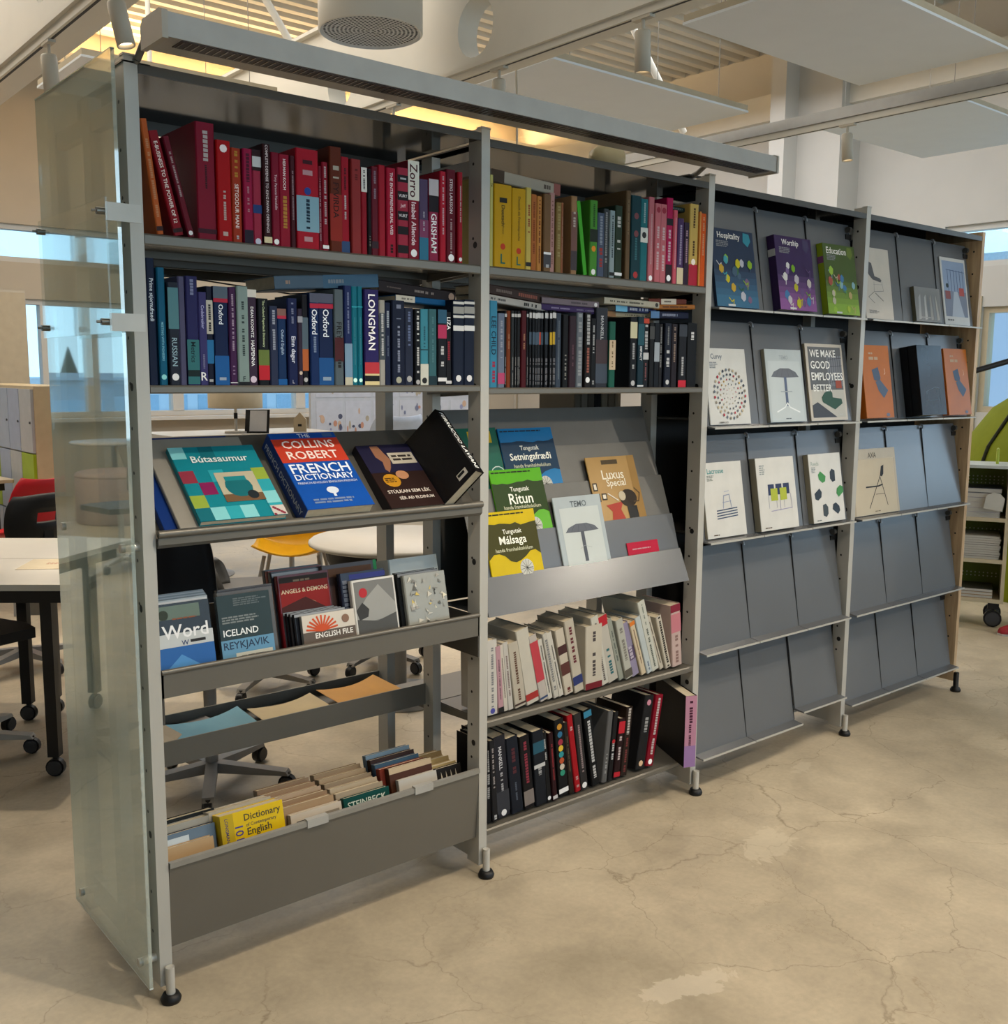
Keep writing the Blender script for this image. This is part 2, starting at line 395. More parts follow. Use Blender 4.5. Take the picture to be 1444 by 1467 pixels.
b = MB(); b.box(-5.7, 6.6, YB-.18, YB, .88, .92, FRAME); struct(b.build('trim_1'))
b = MB(); b.box(XR-.02, XR, 2.85, 3.02, 0, 2.3, FRW); struct(b.build('trim_2'))
b = MB(); b.box(XL, XR, 9.85, YB, 4.80, 4.85, WHITE); b.box(XL, XR, 9.85, 9.89, 4.85, 4.93, WHITE); struct(b.build('trim_6'))
# column and flat beam on the right wall
b = MB(); b.box(9.4, XR, 4.35, 5.1, 0, ZC, WALLW); b.box(9.15, 9.4, 4.9, 5.1, 0, ZC, WALLW); struct(b.build('trim_3'))
b = MB(); b.box(9.55, XR, -6, YB, 4.45, 4.75, WHITE); struct(b.build('trim_4'))
# castellated roof girders with round holes, running away from the camera
def girder(x, zb, zt, y0, cell, n, hz, hr, half=.06):
    b = MB(); N = 24
    for i in range(n):
        ya = y0+cell*i; yc = ya+cell/2
        sq = []; ci = []
        for k in range(N):
            a = 2*math.pi*k/N; c, s_ = math.cos(a), math.sin(a)
            ci.append((yc+hr*c, hz+hr*s_))
            ty = (cell/2)/abs(c) if abs(c) > 1e-6 else 9; tz = ((zt-hz) if s_ > 0 else (hz-zb))/abs(s_) if abs(s_) > 1e-6 else 9
            t = min(ty, tz); sq.append((yc+t*c, hz+t*s_))
        for sx in (-half, half):
            vs = [(x+sx, *p) for p in ci]+[(x+sx, *p) for p in sq]
            b.add(vs, [(k, (k+1) % N, N+(k+1) % N, N+k) for k in range(N)], WHITE)
            for cy, cz in ((ya, zb), (ya+cell, zb), (ya, zt), (ya+cell, zt)):
                near = sorted(sq, key=lambda p: (p[0]-cy)**2+(p[1]-cz)**2)[:2]
                b.add([(x+sx, cy, cz), (x+sx, *near[0]), (x+sx, *near[1])], [(0, 1, 2)], WHITE)
        vs = [(x-half, *p) for p in ci]+[(x+half, *p) for p in ci]
        b.add(vs, [(k, (k+1) % N, N+(k+1) % N, N+k) for k in range(N)], WHITE, True)
    ye = y0+cell*n
    b.box(x-half*1.6, x+half*1.6, y0, ye, zb-.02, zb, WHITE); b.box(x-half*1.6, x+half*1.6, y0, ye, zt, zt+.02, WHITE)
    return b.build('trim_%d' % (20+int(x*10)))
struct(girder(2.46, 2.95, 3.46, -5.08+.0, 1.27, 9, 3.13, .14))
struct(girder(.66, 2.90, 3.46, -5.08+.7, 1.27, 11, 3.16, .14))
# hangers carrying the girders from the roof
for hx in (.66, 2.46):
    b = MB(); b.tube((hx, 0.0, 3.48), (hx, 0.0, ZC), .02, WHITE, 8); b.tube((hx, 6.2, 3.48), (hx, 6.2, ZC), .02, WHITE, 8); b.tube((hx, -4.3, 3.48), (hx, -4.3, ZC), .02, WHITE, 8); struct(b.build('trim_%d' % (7+int(hx))))
# thin diagonal roof braces
b = MB()
for (p, q) in (((3.1, 3.2, 4.9), (4.4, 3.2, 3.3)), ((2.5, 5.2, 4.9), (3.9, 5.2, 3.0)), ((5.2, 4.0, 4.9), (6.4, 4.0, 3.6))): b.tube(p, q, .03, WHITE, 8)
struct(b.build('trim_5'))

# ------------------------------------------------------------------ ceiling things
def track(x, z, y0, y1, label):
    t = thing('lighting_track', label, 'light track', (x, y0, z), group='ceiling light tracks')
    boxpart('rail', t, WHITE, -.018, .018, 0, y1-y0, 0, .035)
    boxpart('slot', t, mat('#3a3835', .6), -.006, .006, 0, y1-y0, -.001, .002)
    return t
track(2.4, 2.90, -5, 6.3, 'long white ceiling track above the middle of the bookcase')
track(.6, 2.845, -5, 9.5, 'long white ceiling track above the glass-ended side')
t = track(4.9, 2.98, -5, 8.5, 'long white ceiling track hanging over the catalogue bays')
boxpart('carrier', t, mat('#9b9a97', .45, .3), -.035, .035, 0, 13.5, .036, .10)
LAMP = mat('#b9b0a0', .5, noise=.04)
def spot(x, y, z, aim, power, label, ang=55, col=(1, .86, .68), L=.16, R=.033):
    t = thing('track_spotlight', label, 'spotlight', (x, y, z), group='white track spotlights')
    b = MB(); b.box(-.016, .016, -.05, .05, -.012, 0, LAMP); b.tube((0, 0, -.012), (0, 0, -.085), .008, LAMP, 8); b.build('adaptor', t)
    d = (Vector(aim)-Vector((x, y, z-.1))).normalized(); q = Vector((0, 0, -1)).rotation_difference(d).to_matrix().to_4x4()
    T = Matrix.Translation((0, 0, -.085)) @ q
    b = MB(); b.lathe([(0, .03), (R*.9, .03), (R, .022), (R, -L+.03), (R*.86, -L+.03), (R*.8, -L+.045)], LAMP, 20, T=T); b.build('body', t)
    b = MB(); b.lathe([(0, -L+.046), (R*.8, -L+.045)], emit('#ffe6bd', 6), 20, T=T); b.build('lens', t)
    l = bpy.data.lights.new('spot_beam', 'SPOT'); l.energy = power; l.color = col; l.spot_size = math.radians(ang); l.spot_blend = .12 if ang < 30 else .35 if ang < 85 else .7; l.shadow_soft_size = .03
    o = bpy.data.objects.new('spot_beam', l); COL.objects.link(o); o.parent = t
    o.matrix_local = T @ Matrix.Translation((0, 0, -L+.02))
    return t
spot(2.4, .80, 2.90, (2.6, .9, 0), 60, 'white track spotlight nearest the big suspended panel')
spot(2.4, 1.72, 2.90, (2.3, 1.6, 0), 80, 'white track spotlight in front of the smaller suspended panel')
spot(2.4, 2.62, 2.90, (2.0, 2.9, 0), 80, 'white track spotlight low behind the shelf lamp')
spot(.6, 2.55, 2.845, (.7, 2.4, 0), 80, 'white track spotlight at the left above the glass panel')
spot(.6, 1.72, 2.845, (1.0, 1.2, 0), 90, 'white track spotlight at the top edge, left of the shelf lamp')
spot(4.9, 1.42, 2.98, (4.9, 1.2, 0), 40, 'white track spotlight by the wall column')
spot(.6, -1.2, 2.845, (.6, -.75, 0), 120, 'white track spotlight over the open floor, near the glass end', 95)
spot(2.4, -1.5, 2.90, (1.7, -.6, 0), 95, 'white track spotlight over the open floor, middle bays', 90)
spot(4.9, -1.3, 2.98, (2.42, 0, .72), 85, 'white track spotlight over the open floor, catalogue bays', 27)
spot(2.4, -3.2, 2.90, (1.6, -1.6, 0), 120, 'white track spotlight furthest behind the photographer', 95)
spot(.6, 4.2, 2.845, (.6, 4.4, 0), 45, 'white track spotlight over the lockers')
spot(4.9, -3.2, 2.98, (4.0, -1.2, 0), 120, 'white track spotlight over the far right floor', 95)
# suspended acoustic panels
PANEL = mat('#dde1e6', .85, noise=.03, scale=6)
def acoustic(x0, x1, y0, y1, z, label):
    t = thing('acoustic_panel', label, 'ceiling panel', (x0, y0, z), group='suspended acoustic panels')
    b = MB(); w, d = x1-x0, y1-y0
    b.box(0, w, 0, d, 0, .012, PANEL); b.box(.004, w-.004, .004, d-.004, .012, .045, mat('#b7ab95', .8)); b.build('board', t)
    for u in (.12, .88):
        for v in (.12, .88): b = MB(); b.tube((u*w, v*d, .045), (u*w, v*d, ZC-z-.002), .0025, mat('#8d8a84', .5), 5); b.build('suspension_wire', t)
acoustic(3.07, 4.6, .33, 1.17, 3.1, 'large white suspended ceiling panel at the top right')
acoustic(2.95, 4.62, 1.95, 2.62, 3.1, 'white suspended ceiling panel half hidden by the shelf lamp')
acoustic(1.06, 2.2, 3.55, 4.35, 3.1, 'white suspended ceiling panel seen above the glass end panel')
acoustic(6.0, 7.6, 1.3, 2.4, 3.3, 'white suspended ceiling panel far right near the wall column')
# ventilation diffuser
t = thing('air_diffuser', 'round white ventilation diffuser with perforated blue-grey face under the ceiling', 'air vent', (1.985, 2.19, 3.08))
b = MB(); b.lathe([(.242, 0), (.25, .005), (.25, .34), (.2, .36), (.16, .6), (.16, 1.85)], WHITE, 40); b.build('duct', t)
b = MB(); b.lathe([(0, .012), (.236, .012), (.242, 0)], mat('#c5ccd3', .5), 40); b.build('face_plate', t)
b = MB(); HOLE = mat('#39434f', .7)
for ring in range(1, 12):
    r = .02*ring
    for k in range(6*ring): a = 2*math.pi*(k+.5*(ring % 2))/(6*ring); b.disc((r*math.cos(a), r*math.sin(a), .0108), .0068, HOLE, n=6)
o = b.build('perforations', t); o['kind'] = 'stuff'
b = MB(); b.tube((1.2, 2.19, 3.6), (1.75, 2.19, 3.6), .12, mat('#9aa3a8', .35, .6), 20); b.tube((1.0, 2.19, 3.62), (1.22, 2.19, 3.6), .13, WHITE, 20)
tag(b.build('ventilation_duct'), 'short horizontal ventilation pipe beside the round diffuser', 'duct')
# hanging power cable
b = MB(); pts = [Vector((2.9, 2.2, ZC-.01)), Vector((2.9, 2.2, 3.4)), Vector((2.88, 2.15, 2.9)), Vector((2.84, 2.1, 2.62)), Vector((2.83, 2.08, 2.3)), Vector((2.83, 2.07, 1.5)), Vector((2.83, 2.07, .82))]
b.path(pts, .006, mat('#b5aa98', .6), 6); tag(b.build('hanging_cable'), 'thin white power cable hanging from the ceiling behind the bookcase', 'cable')

# ------------------------------------------------------------------ the bookcase
W = .9427
POST = mat('#a9a69e', .42, .15, noise=.05, scale=8)
STEEL = mat('#66625a', .36, .35, noise=.06, scale=6)
STEELD = mat('#4b4945', .32, .3, noise=.08, scale=6)
FLAP = mat('#66686b', .24, .3, noise=.05, scale=5)
BLACKM = mat('#0b0c0e', .10, 0, noise=.1, scale=4, spec=.12)
BRUSH = mat('#8e8b86', .22, .85, noise=.05, scale=6)
BLK = mat('#141414', .45, noise=.1)
SH = thing('library_shelving', 'long grey steel double-sided library bookcase with five uprights', 'bookcase', (0, 0, 0))
for i in range(4):
    x = i*W; b = MB()
    for ya, yb, zt in ((0, .055, 2.1), (.225, .275, 2.06), (.475, .53, 2.1)): b.box(x-.0145, x+.0145, ya, yb, .035, zt, POST)
    b.box(x-.010, x+.010, .055, .475, 1.985, 2.025, POST); b.box(x-.010, x+.010, .055, .475, .045, .12, POST)
    b.box(x-.016, x+.016, -.002, .02, 2.1, 2.104, POST)
    u = b.build('upright', SH)
    for yy in (-.012, .542):
        f = MB(); f.tube((x+.004, yy, .018), (x+.004, yy, .085), .0105, mat('#b9b6ae', .35, .3), 12); f.build('foot_pin', u)
        f = MB(); f.lathe([(0, 0), (.022, 0), (.024, .008), (.018, .02), (0, .02)], BLK, 18, (x+.004, yy, 0)); f.build('foot_pad', u)
    f = MB(); z = .16
    while z < 2.05:
        for xs in (x-.0149, x+.0149): f.disc((xs, .035, z), .0042, BLK, 'x', 10); f.disc((xs, .25, z), .0038, BLK, 'x', 8)
        z += .0975
    for z in (.40, .93, 1.42, 1.8):
        for xs in (x-.0152, x+.0152): f.disc((xs, .026, z), .009, BLK, 'x', 12)
    f.build('pin_holes', u)['kind'] = 'stuff'
x = 4*W
b = MB(); b.box(x-.012, x+.012, 0, .53, .05, 2.095, PLY); u = b.build('end_board', SH)
f = MB(); f.lathe([(0, 0), (.022, 0), (.024, .008), (.018, .02), (.012, .022), (.012, .09), (0, .09)], BLK, 18, (x, -.01, 0)); f.build('foot_pad', u)
f = MB(); z = .16
while z < 2.05:
    f.disc((x-.0125, .035, z), .0042, BLK, 'x', 10); f.disc((x-.0125, .2, z), .0042, BLK, 'x', 8); z += .0975
f.build('pin_holes', u)['kind'] = 'stuff'
def bx0(i): return i*W+.016, (i+1)*W-.016
def shelf(i, z, y0=0.0, y1=.245, lip=.02, m=STEEL, name='shelf'):
    a, c = bx0(i); b = MB()
    b.prism([(y0+.004, z), (y1-.003, z), (y1, z-.003), (y1, z-lip), (y1-.002, z-lip), (y1-.004, z-.006), (y0+.008, z-.006), (y0+.006, z-lip), (y0+.002, z-lip), (y0, z-lip+.003), (y0, z-.004)], 'x', a, c, m)
    o = b.build(name, SH)
    f = MB(); f.box(a+.006, c-.006, y0+.012, y1-.008, z-.0085, z-.0062, BRUSH); f.build('underside', o)
    for xa in (a-.001, c-.003):
        f = MB(); f.prism([(y0+.01, z-.004), (y1, z-.004), (y1, z-.03), (y0+.06, z-.02), (y0+.01, z-.018)], 'x', xa, xa+.004, m); f.build('shelf_bracket', o)
    return o
for i in range(4):
    a, c = bx0(i); b = MB()
    zt = 2.088 if i == 0 else 2.076
    b.box(a, c, .008, .395, zt-.018, zt-.014, BLACKM); b.prism([(0, zt), (.40, zt), (.40, zt-.05), (.396, zt-.05), (.396, zt-.004), (.006, zt-.004), (.006, zt-.02), (0, zt-.02)], 'x', a, c, STEELD)
    b.build('top_cover', SH)
for i in (0, 1):
    shelf(i, 1.745, lip=.024); shelf(i, 1.424 if i == 0 else 1.417, lip=.018)
    shelf(i, 1.735, .285, .525, .03, STEELD, 'rear_shelf')
shelf(1, .463, lip=.02); shelf(1, .135, lip=.018)
shelf(1, 1.21, .30, .52, .02, STEEL, 'rear_shelf'); shelf(1, .80, .30, .52, .02, STEEL, 'rear_shelf'); shelf(1, .44, .30, .52, .02, STEEL, 'rear_shelf')
# cross wire behind the top rows
b = MB(); b.path([(.02, .27, 1.70), (.5, .27, 1.66), (.925, .27, 1.70)], .002, BLK, 5); b.build('cross_wire', SH)
# sloping display shelf with turned-up front lip (first bay)
a, c = bx0(0); b = MB()
b.prism([(.235, 1.295), (.243, 1.29), (.010, 1.072), (-.004, 1.066), (-.012, 1.074), (-.012, 1.098), (-.008, 1.098), (-.006, 1.080), (.004, 1.079)], 'x', a, c, STEEL)
sl = b.build('sloping_shelf', SH)
b = MB(); b.tube((a, -.010, 1.098), (c, -.010, 1.098), .009, STEEL, 12); b.build('rolled_lip', sl)
# media trough
b = MB(); b.prism([(0, .782), (.004, .782), (.010, .73), (.235, .735), (.235, .87), (.239, .87), (.239, .730), (.008, .722), (0, .722)], 'x', a, c, STEEL)
tr = b.build('media_trough', SH)
b = MB(); b.tube((a, .001, .782), (c, .001, .782), .006, STEEL, 10); b.build('rolled_lip', tr)
for xa in (c-.004, a):
    b = MB(); b.box(xa, xa+.004, .0, .24, .66, .78, STEELD); b.build('side_bracket', tr)
# low trough for paperbacks
b = MB(); b.prism([(-.002, .326), (.004, .326), (.018, .128), (.25, .128), (.25, .30), (.254, .30), (.254, .122), (.012, .118)], 'x', a, c, STEEL)
tr = b.build('floor_trough', SH)
b = MB(); b.box(a, c, -.006, .006, .318, .331, mat('#8b8982', .35, .4)); b.build('folded_lip', tr)
for u in (.37, .70):
    b = MB(); b.box(u, u+.06, -.0085, .008, .314, .335, mat('#9c9a94', .3, .1)); b.build('label_holder', tr)
# shallow rear tray
b = MB(); b.prism([(.262, .52), (.266, .52), (.266, .465), (.52, .465), (.52, .50), (.524, .50), (.524, .455), (.262, .455)], 'x', a, c, STEEL); b.build('rear_tray', SH)
# stepped booklet rack (second bay)
RK = [((.230, 1.349), (.190, 1.215)), ((.187, 1.230), (.136, 1.09)), ((.135, 1.117), (.085, .975)), ((.080, .990), (.042, .86)), ((.039, .875), (-.005, .770))]
a1, c1 = W+.016, W*2-.058
for k, ((ty, tz), (by, bz)) in enumerate(RK):
    b = MB(); d = .002
    if k == 4: pr = [(ty, tz), (ty+d, tz), (by+.004, bz+.003), (.22, bz+.003), (.22, bz), (by, bz)]
    else: pr = [(ty, tz), (ty+d, tz), (by+d, bz), (by, bz)]
    b.prism(pr, 'x', a1, c1, FLAP if k > 2 else mat('#5f5e5b', .4, .3)); b.build('rack_step', SH)
b = MB(); b.prism([(.23, 1.349), (.233, 1.349), (.233, .775), (.23, .775)], 'x', a1, c1, STEELD); b.build('rack_back', SH)
# tilting display flaps (third and fourth bay)
TIER = (1.68, 1.285, .893, .503, .128)
for i in (2, 3):
    a, c = bx0(i); b = MB(); b.box(a, c, .262, .266, .1, 2.05, mat('#2a2a2b', .6)); b.build('bay_back', SH)
    for k, z0 in enumerate(TIER):
        fw_ = (c-a-.008)/3
        for j in range(3):
            xa = a+.002+j*fw_; xb = xa+fw_-.004; z = z0+(.045 if (i == 2 and k == 4 and j == 2) else 0)
            b = MB(); L = .362; sa, ca = math.sin(math.radians(9.4)), math.cos(math.radians(9.4))
            P0 = (.012, z); P1 = (.012+L*sa, z+L*ca)
            b.prism([(P0[0]-.042, z-.006), (P0[0]-.042, z-.002), (P0[0]-.002, z+.003), (P1[0], P1[1]), (P1[0]+.003, P1[1]-.001), (P0[0]+.003, z-.004)], 'x', xa, xb, FLAP); b.box(xa, xb, P0[0]-.0445, P0[0]-.042, z-.0075, z-.001, POST)
            fl = b.build('display_flap', SH)
            if j < 2:
                h = MB(); px_ = xb+.002; cy, cz = P1[0]-.004, P1[1]-.004
                h.path([(px_, cy-.010*math.cos(t_)*1.0, cz-.012+.018*math.sin(t_)) for t_ in [math.pi*q/6 for q in range(7)]], .0048, mat('#8a8c8f', .35, .4), 8)
                h.box(px_-.0018, px_+.0018, P0[0]-.001, P0[0]+.003, z, z+.01, BLK)
                h.prism([(P0[0]-.002, z+.004), (P0[0]+.002, z+.004), (P1[0]-.004, P1[1]-.012), (P1[0]-.008, P1[1]-.012)], 'x', px_-.0018, px_+.0018, BLK); h.build('pivot_hook', fl)
            else:
                h = MB(); h.box(xb-.03, xb+.006, P1[0]-.012, P1[0]+.03, P1[1]-.055, P1[1]-.036, BLK)
                h.tube((xb-.028, P1[0]-.016, P1[1]-.02), (xb-.012, P1[0]-.016, P1[1]-.02), .012, STEELD, 10); h.build('hinge_block', fl)
        b = MB(); b.box(a, c, .085, .258, z0+.02, z0+.026, STEELD); b.build('storage_shelf', SH)
# glass end panel with sign plate
b = MB(); b.prism([(-.03, .06), (.495, .06), (.495, 2.098), (-.03, 2.098)], 'x', -.051, -.043, GL_END); ge = b.build('glass_end_panel', SH)
b = MB(); EDGE = mat('#8fa79c', .25); b.box(-.0512, -.0428, -.0305, .4955, .0570, .060, mat('#b8bdb8', .3)); b.build('bottom_channel', ge)
b = MB(); b.box(-.0512, -.0428, -.0305, .4955, 2.098, 2.1005, EDGE); b.build('polished_edge', ge)
for z in (.10, 1.07):
    for yy in (.025, .44):
        b = MB(); b.tube((-.056, yy, z), (-.0145, yy, z), .010, mat('#b4b1a9', .35, .4), 12); b.build('standoff', ge)
b = MB(); b.box(-.0935, -.0895, -.085, .37, 1.53, 1.797, GL_SIGN); sp = b.build('sign_plate', SH)
for z in (1.772, 1.553):
    b = MB(); b.box(-.088, -.016, -.07, -.067, z-.018, z+.018, mat('#b2afa7', .4, .2)); b.build('sign_bracket', sp)
    for yy in (-.06, .35):
        b = MB(); b.tube((-.103, yy, z), (-.085, yy, z), .007, mat('#77756f', .3, .9), 12); b.tube((-.112, yy, z), (-.103, yy, z), .003, mat('#77756f', .3, .9), 8); b.build('screw', sp)
# shelf lamp on two curved arms
LT = thing('shelf_lamp', 'long grey linear lamp on arms above the left half of the bookcase', 'lamp', (0, 0, 2.09))
b = MB(); b.prism([(-.20, .0), (-.20, .046), (-.19, .05), (-.105, .05), (-.095, .038), (-.095, .0)], 'x', .0, 1.95, mat('#a19e98', .4, .3)); b.build('housing', LT)
for x0, x1 in ((-.012, .0), (1.95, 1.958)):
    b = MB(); b.prism([(-.203, -.002), (-.203, .048), (-.19, .053), (-.103, .053), (-.092, .04), (-.092, -.004), (-.203, -.004)], 'x', x0, x1, mat('#a39d92', .5)); b.build('end_cap', LT)
b = MB(); b.box(.03, 1.92, -.196, -.145, -.0015, .0, mat('#332c29', .4)); lv = b.build('louvre', LT)
b = MB()
for k in range(125): b.box(.035+k*.015, .038+k*.015, -.192, -.150, -.0022, -.0015, mat('#5a514b', .25, .5))
b.build('louvre_fins', lv)['kind'] = 'stuff'
for xx in (.012, 1.80):
    b = MB(); pts = [(xx, -.11, .03), (xx, -.06, .035), (xx, -.01, .005), (xx, .015, -.002), (xx, .05, -.002)]
    for p, q in zip(pts, pts[1:]): b.tube(p, q, .008, mat('#6f6d68', .4, .4), 8)
    b.box(xx-.03, xx+.03, .0, .08, -.004, -.0005, STEELD); b.build('arm', LT)

t = thing('clip_lamp', 'small cream lamp head lying on top of the second bay', 'lamp', (1.53, .12, 2.0765)); b = MB()
b.lathe([(0, -.075), (.02, -.07), (.034, -.045), (.040, -.01), (.042, .03), (.038, .034), (.034, .03)], mat('#c4b48c', .35), 24, T=Matrix.Translation((0, 0, .043)) @ Matrix.Rotation(math.radians(90), 4, 'Y')); b.build('shade', t)
b = MB(); b.box(-.06, -.03, -.012, .012, 0, .012, mat('#b0a488', .4)); b.build('clip', t)

# ------------------------------------------------------------------ books standing in rows (x, thickness, height, lean, depth, colour, look, spine print)
USED = set()
def uniq(label):
    n = label; assert n not in USED, n
    USED.add(n); return n
ROWNAME = {'red': 'red row', 'blue': 'blue row', 'rainbow': 'yellow-to-orange row', 'black': 'black row', 'white': 'white row', 'bottom': 'lowest row'}
def spine_print(root, w, h, codes, y=0.0):
    p = Print(w, h, y)
    for c in codes:
        f = c.split('|')
        if f[0] == 'b': p.rect(.0, float(f[1]), 1.0, float(f[2]), f[3])
        elif f[0] == 'T': p.text(f[5], .5-float(f[3])/2, float(f[1]), .5+float(f[3])/2, float(f[2]), f[4], vert=True)
        elif f[0] == 'H': p.text(f[4], .1, float(f[1]), .9, float(f[2]), f[3])
        elif f[0] == 'd': p.dash(.5-float(f[3])/2, float(f[1]), .5+float(f[3])/2, float(f[2]), f[4], vert=True)
        elif f[0] == 'e': r = min(w*.34, .008 if h*.04 < .008 else h*.04); p.ell(.5, float(f[1]), r, r, f[2], 10)
    p.build(root, 'spine_print')
def ROW(name, z, y0, items):
    for k, (x, t, h, lean, d, col, desc, pr) in enumerate(items):
        lab = desc if len(desc.split()) > 9 else f'{desc}, {ORD[k]} from left in the {ROWNAME[name]}'
        mw = Matrix.Translation((x, y0+random.Random(k*7+len(name)).uniform(-.003, .006), z+.0005)) @ Matrix.Rotation(-math.radians(lean), 4, 'Y')
        if lean < 0:   # leaning right: pivot on the right-hand bottom edge
            mw = Matrix.Translation((x+t/math.cos(math.radians(lean)), y0, z+.0005)) @ Matrix.Rotation(-math.radians(lean), 4, 'Y') @ Matrix.Translation((-t, 0, 0))
        r = thing('book', uniq(lab), 'book', mw=mw, group='books in the '+ROWNAME[name])
        book_parts(r, t, d, h, col); spine_print(r, t, h, pr)
ROW('red',1.745,0.006,[
(0.0457,0.0143,0.236,6.9,0.135,'#c9622c','thin orange paperback leaning left',['d|.15|.85|.5|#e8a070', 'b|.03|.07|#301818']),
(0.0845,0.0216,0.218,13.4,0.135,'#8e1220','dark red book leaning left, white spine lettering',['T|.12|.9|.6|#e6d8d0|E-BUSINESS TO THE POWER OF 12', 'b|.03|.07|#2a1010']),
(0.1162,0.0145,0.211,14.0,0.135,'#6e1226','slim maroon paperback leaning left',['d|.4|.85|.4|#c8b0b0', 'e|.04|#ddd']),
(0.1394,0.0435,0.249,0.0,0.19,'#8c1530','very tall thick crimson hardback',['d|.67|.93|.35|#e0d0d0', 'd|.42|.64|.15|#401020', 'b|.05|.09|#3a0c1c']),
(0.1837,0.0330,0.216,0.0,0.135,'#b80c12','bright red book with white emblem at top',['e|.92|#f0e0e0', 'd|.18|.5|.25|#e8c8c0', 'd|.04|.09|.5|#e8c8c0']),
(0.2203,0.0235,0.205,0.0,0.135,'#b03a1c','orange-red paperback with yellow and white title',['d|.68|.97|.45|#d8a030', 'T|.15|.62|.5|#e8d8d0|SETGODUR MANI', 'd|.03|.07|.3|#ddd']),
(0.2475,0.0218,0.207,0.0,0.135,'#a81848','magenta paperback fading to black at the foot',['b|0|.14|#201828', 'd|.3|.6|.3|#d090a0', 'd|.65|.95|.5|#601030']),
(0.2730,0.0215,0.209,0.0,0.135,'#b0304c','dark-topped pink paperback with a small photo',['b|.78|1|#2a1014', 'b|.82|.93|#c8c8c8', 'b|.33|.42|#203a70', 'e|.03|#ccd']),
(0.2955,0.0198,0.224,0.0,0.135,'#3a1418','near-black chess book with tall white title',['T|.12|.99|.65|#d8c8c8|COMPLETE DEFENSE TO KING PAWN OPENINGS', 'b|.02|.08|#d8c8a0']),
(0.3164,0.0191,0.208,0.0,0.135,'#8a1430','maroon paperback with thin white title',['T|.3|.85|.4|#d8b8c0|Tony Parsons Hamskilin', 'e|.04|#eee']),
(0.3363,0.0271,0.207,0.0,0.135,'#a01430','crimson paperback with yellow subtitle',['T|.62|.95|.3|#f0e0e0|HERMAN KOCH', 'd|.2|.55|.5|#e0a040']),
(0.3645,0.0131,0.207,0.0,0.135,'#4a1520','slim dark maroon paperback beside the blue-labelled book',['d|.3|.85|.4|#b09098']),
(0.3796,0.0590,0.227,0.0,0.135,'#b8142c','wide red book with pale blue lower label',['b|.17|.53|#7fa4b4', 'e|.58|#243f8c', 'd|.74|.79|.6|#e8b0b8', 'd|.85|.89|.6|#501020', 'd|.2|.5|.22|#203a50', 'd|.07|.12|.5|#e8b0b8']),
(0.4394,0.0100,0.194,0.0,0.135,'#7c1428','slim maroon paperback right of the blue-labelled book',['d|.1|.85|.4|#c8a0a8']),
(0.4502,0.0165,0.205,0.0,0.135,'#98162c','slim crimson paperback with white script title',['d|.3|.95|.45|#e0c8cc', 'b|.02|.06|#eee']),
(0.4690,0.0326,0.243,0.0,0.135,'#6a2a16','tall dark brown book fading to red, black title',['b|.1|.55|#8c2418', 'T|.32|.66|.6|#301008|FYVIRDA', 'd|.7|.82|.7|#d8ccb8']),
(0.5038,0.0225,0.225,0.0,0.135,'#b0142a','red paperback with blue and white foot',['b|0|.12|#304870', 'd|.35|.6|.3|#eee0e0', 'd|.65|.9|.3|#501020']),
(0.5309,0.0271,0.223,0.0,0.135,'#9c3434','faded brick-red hardback',['d|.78|.9|.4|#782020']),
(0.5591,0.0163,0.207,0.0,0.135,'#a01428','red paperback with white upper spine',['b|.72|1|#d8d4cc', 'd|.75|.97|.4|#605858']),
(0.5767,0.0122,0.206,0.0,0.135,'#181014','slim black paperback among the red ones',['d|.1|.22|.4|#a09888']),
(0.5901,0.0195,0.214,0.0,0.135,'#701a2c','dark wine-red book with grey lettering',['d|.6|.95|.4|#a890a0', 'b|.08|.16|#302028']),
(0.6107,0.0197,0.220,0.0,0.135,'#b01e30','plain red hardback beside the wine-red book',[]),
(0.6331,0.0277,0.216,0.0,0.135,'#b81838','crimson book with bold white title down the spine',['T|.25|.95|.55|#eedde0|THE ENTREPRENEURIAL WEB', 'd|.03|.14|.4|#301018']),
(0.6624,0.0322,0.220,0.0,0.135,'#b03048','pink and black striped book with white words',['b|.84|.92|#181014', 'b|.64|.74|#181014', 'b|.42|.52|#181014', 'b|.26|.35|#181014', 'b|.05|.14|#181014', 'H|.65|.73|#e8e0e0|VURT', 'H|.43|.51|#e8e0e0|VURT', 'H|.55|.6|#e8c0c8|Jeff', 'd|.87|.89|.8|#ddd']),
(0.6987,0.0341,0.243,0.0,0.135,'#8c142c','tall crimson book with white upper spine and script title',['b|.6|1|#d8d4c8', 'T|.63|.97|.7|#4a1820|Zorro', 'T|.14|.58|.45|#eed8dc|Isabel Allende', 'e|.06|#eee']),
(0.7344,0.0278,0.202,0.0,0.135,'#5a4a6c','purple book fading to blue at the foot',['b|0|.28|#2c6c88', 'b|.28|.5|#7a3a5c', 'd|.35|.6|.25|#c8c0d0']),
(0.7644,0.0305,0.206,0.0,0.135,'#a02c50','pink paperback with large white capital lettering',['b|.62|1|#b8b0b4', 'b|.6|.8|#181018', 'T|.1|.58|.6|#eee|GRISHAM']),
(0.7962,0.0198,0.228,0.0,0.135,'#c01c34','slim bright red book next to the big-lettered paperback',['d|.3|.95|.35|#eac0c8']),
(0.8168,0.0301,0.236,0.0,0.135,'#681224','tall wine-red book with widely spaced white capitals',['T|.5|.93|.3|#e0d0d0|STEIG LARSSON', 'd|.1|.47|.25|#c8a8a8', 'e|.05|#eee']),
(0.8528,0.0154,0.233,0.0,0.135,'#a81628','thin red book at the right end of its row',['d|.45|.85|.3|#e8c8c8', 'e|.04|#ddd']),
])
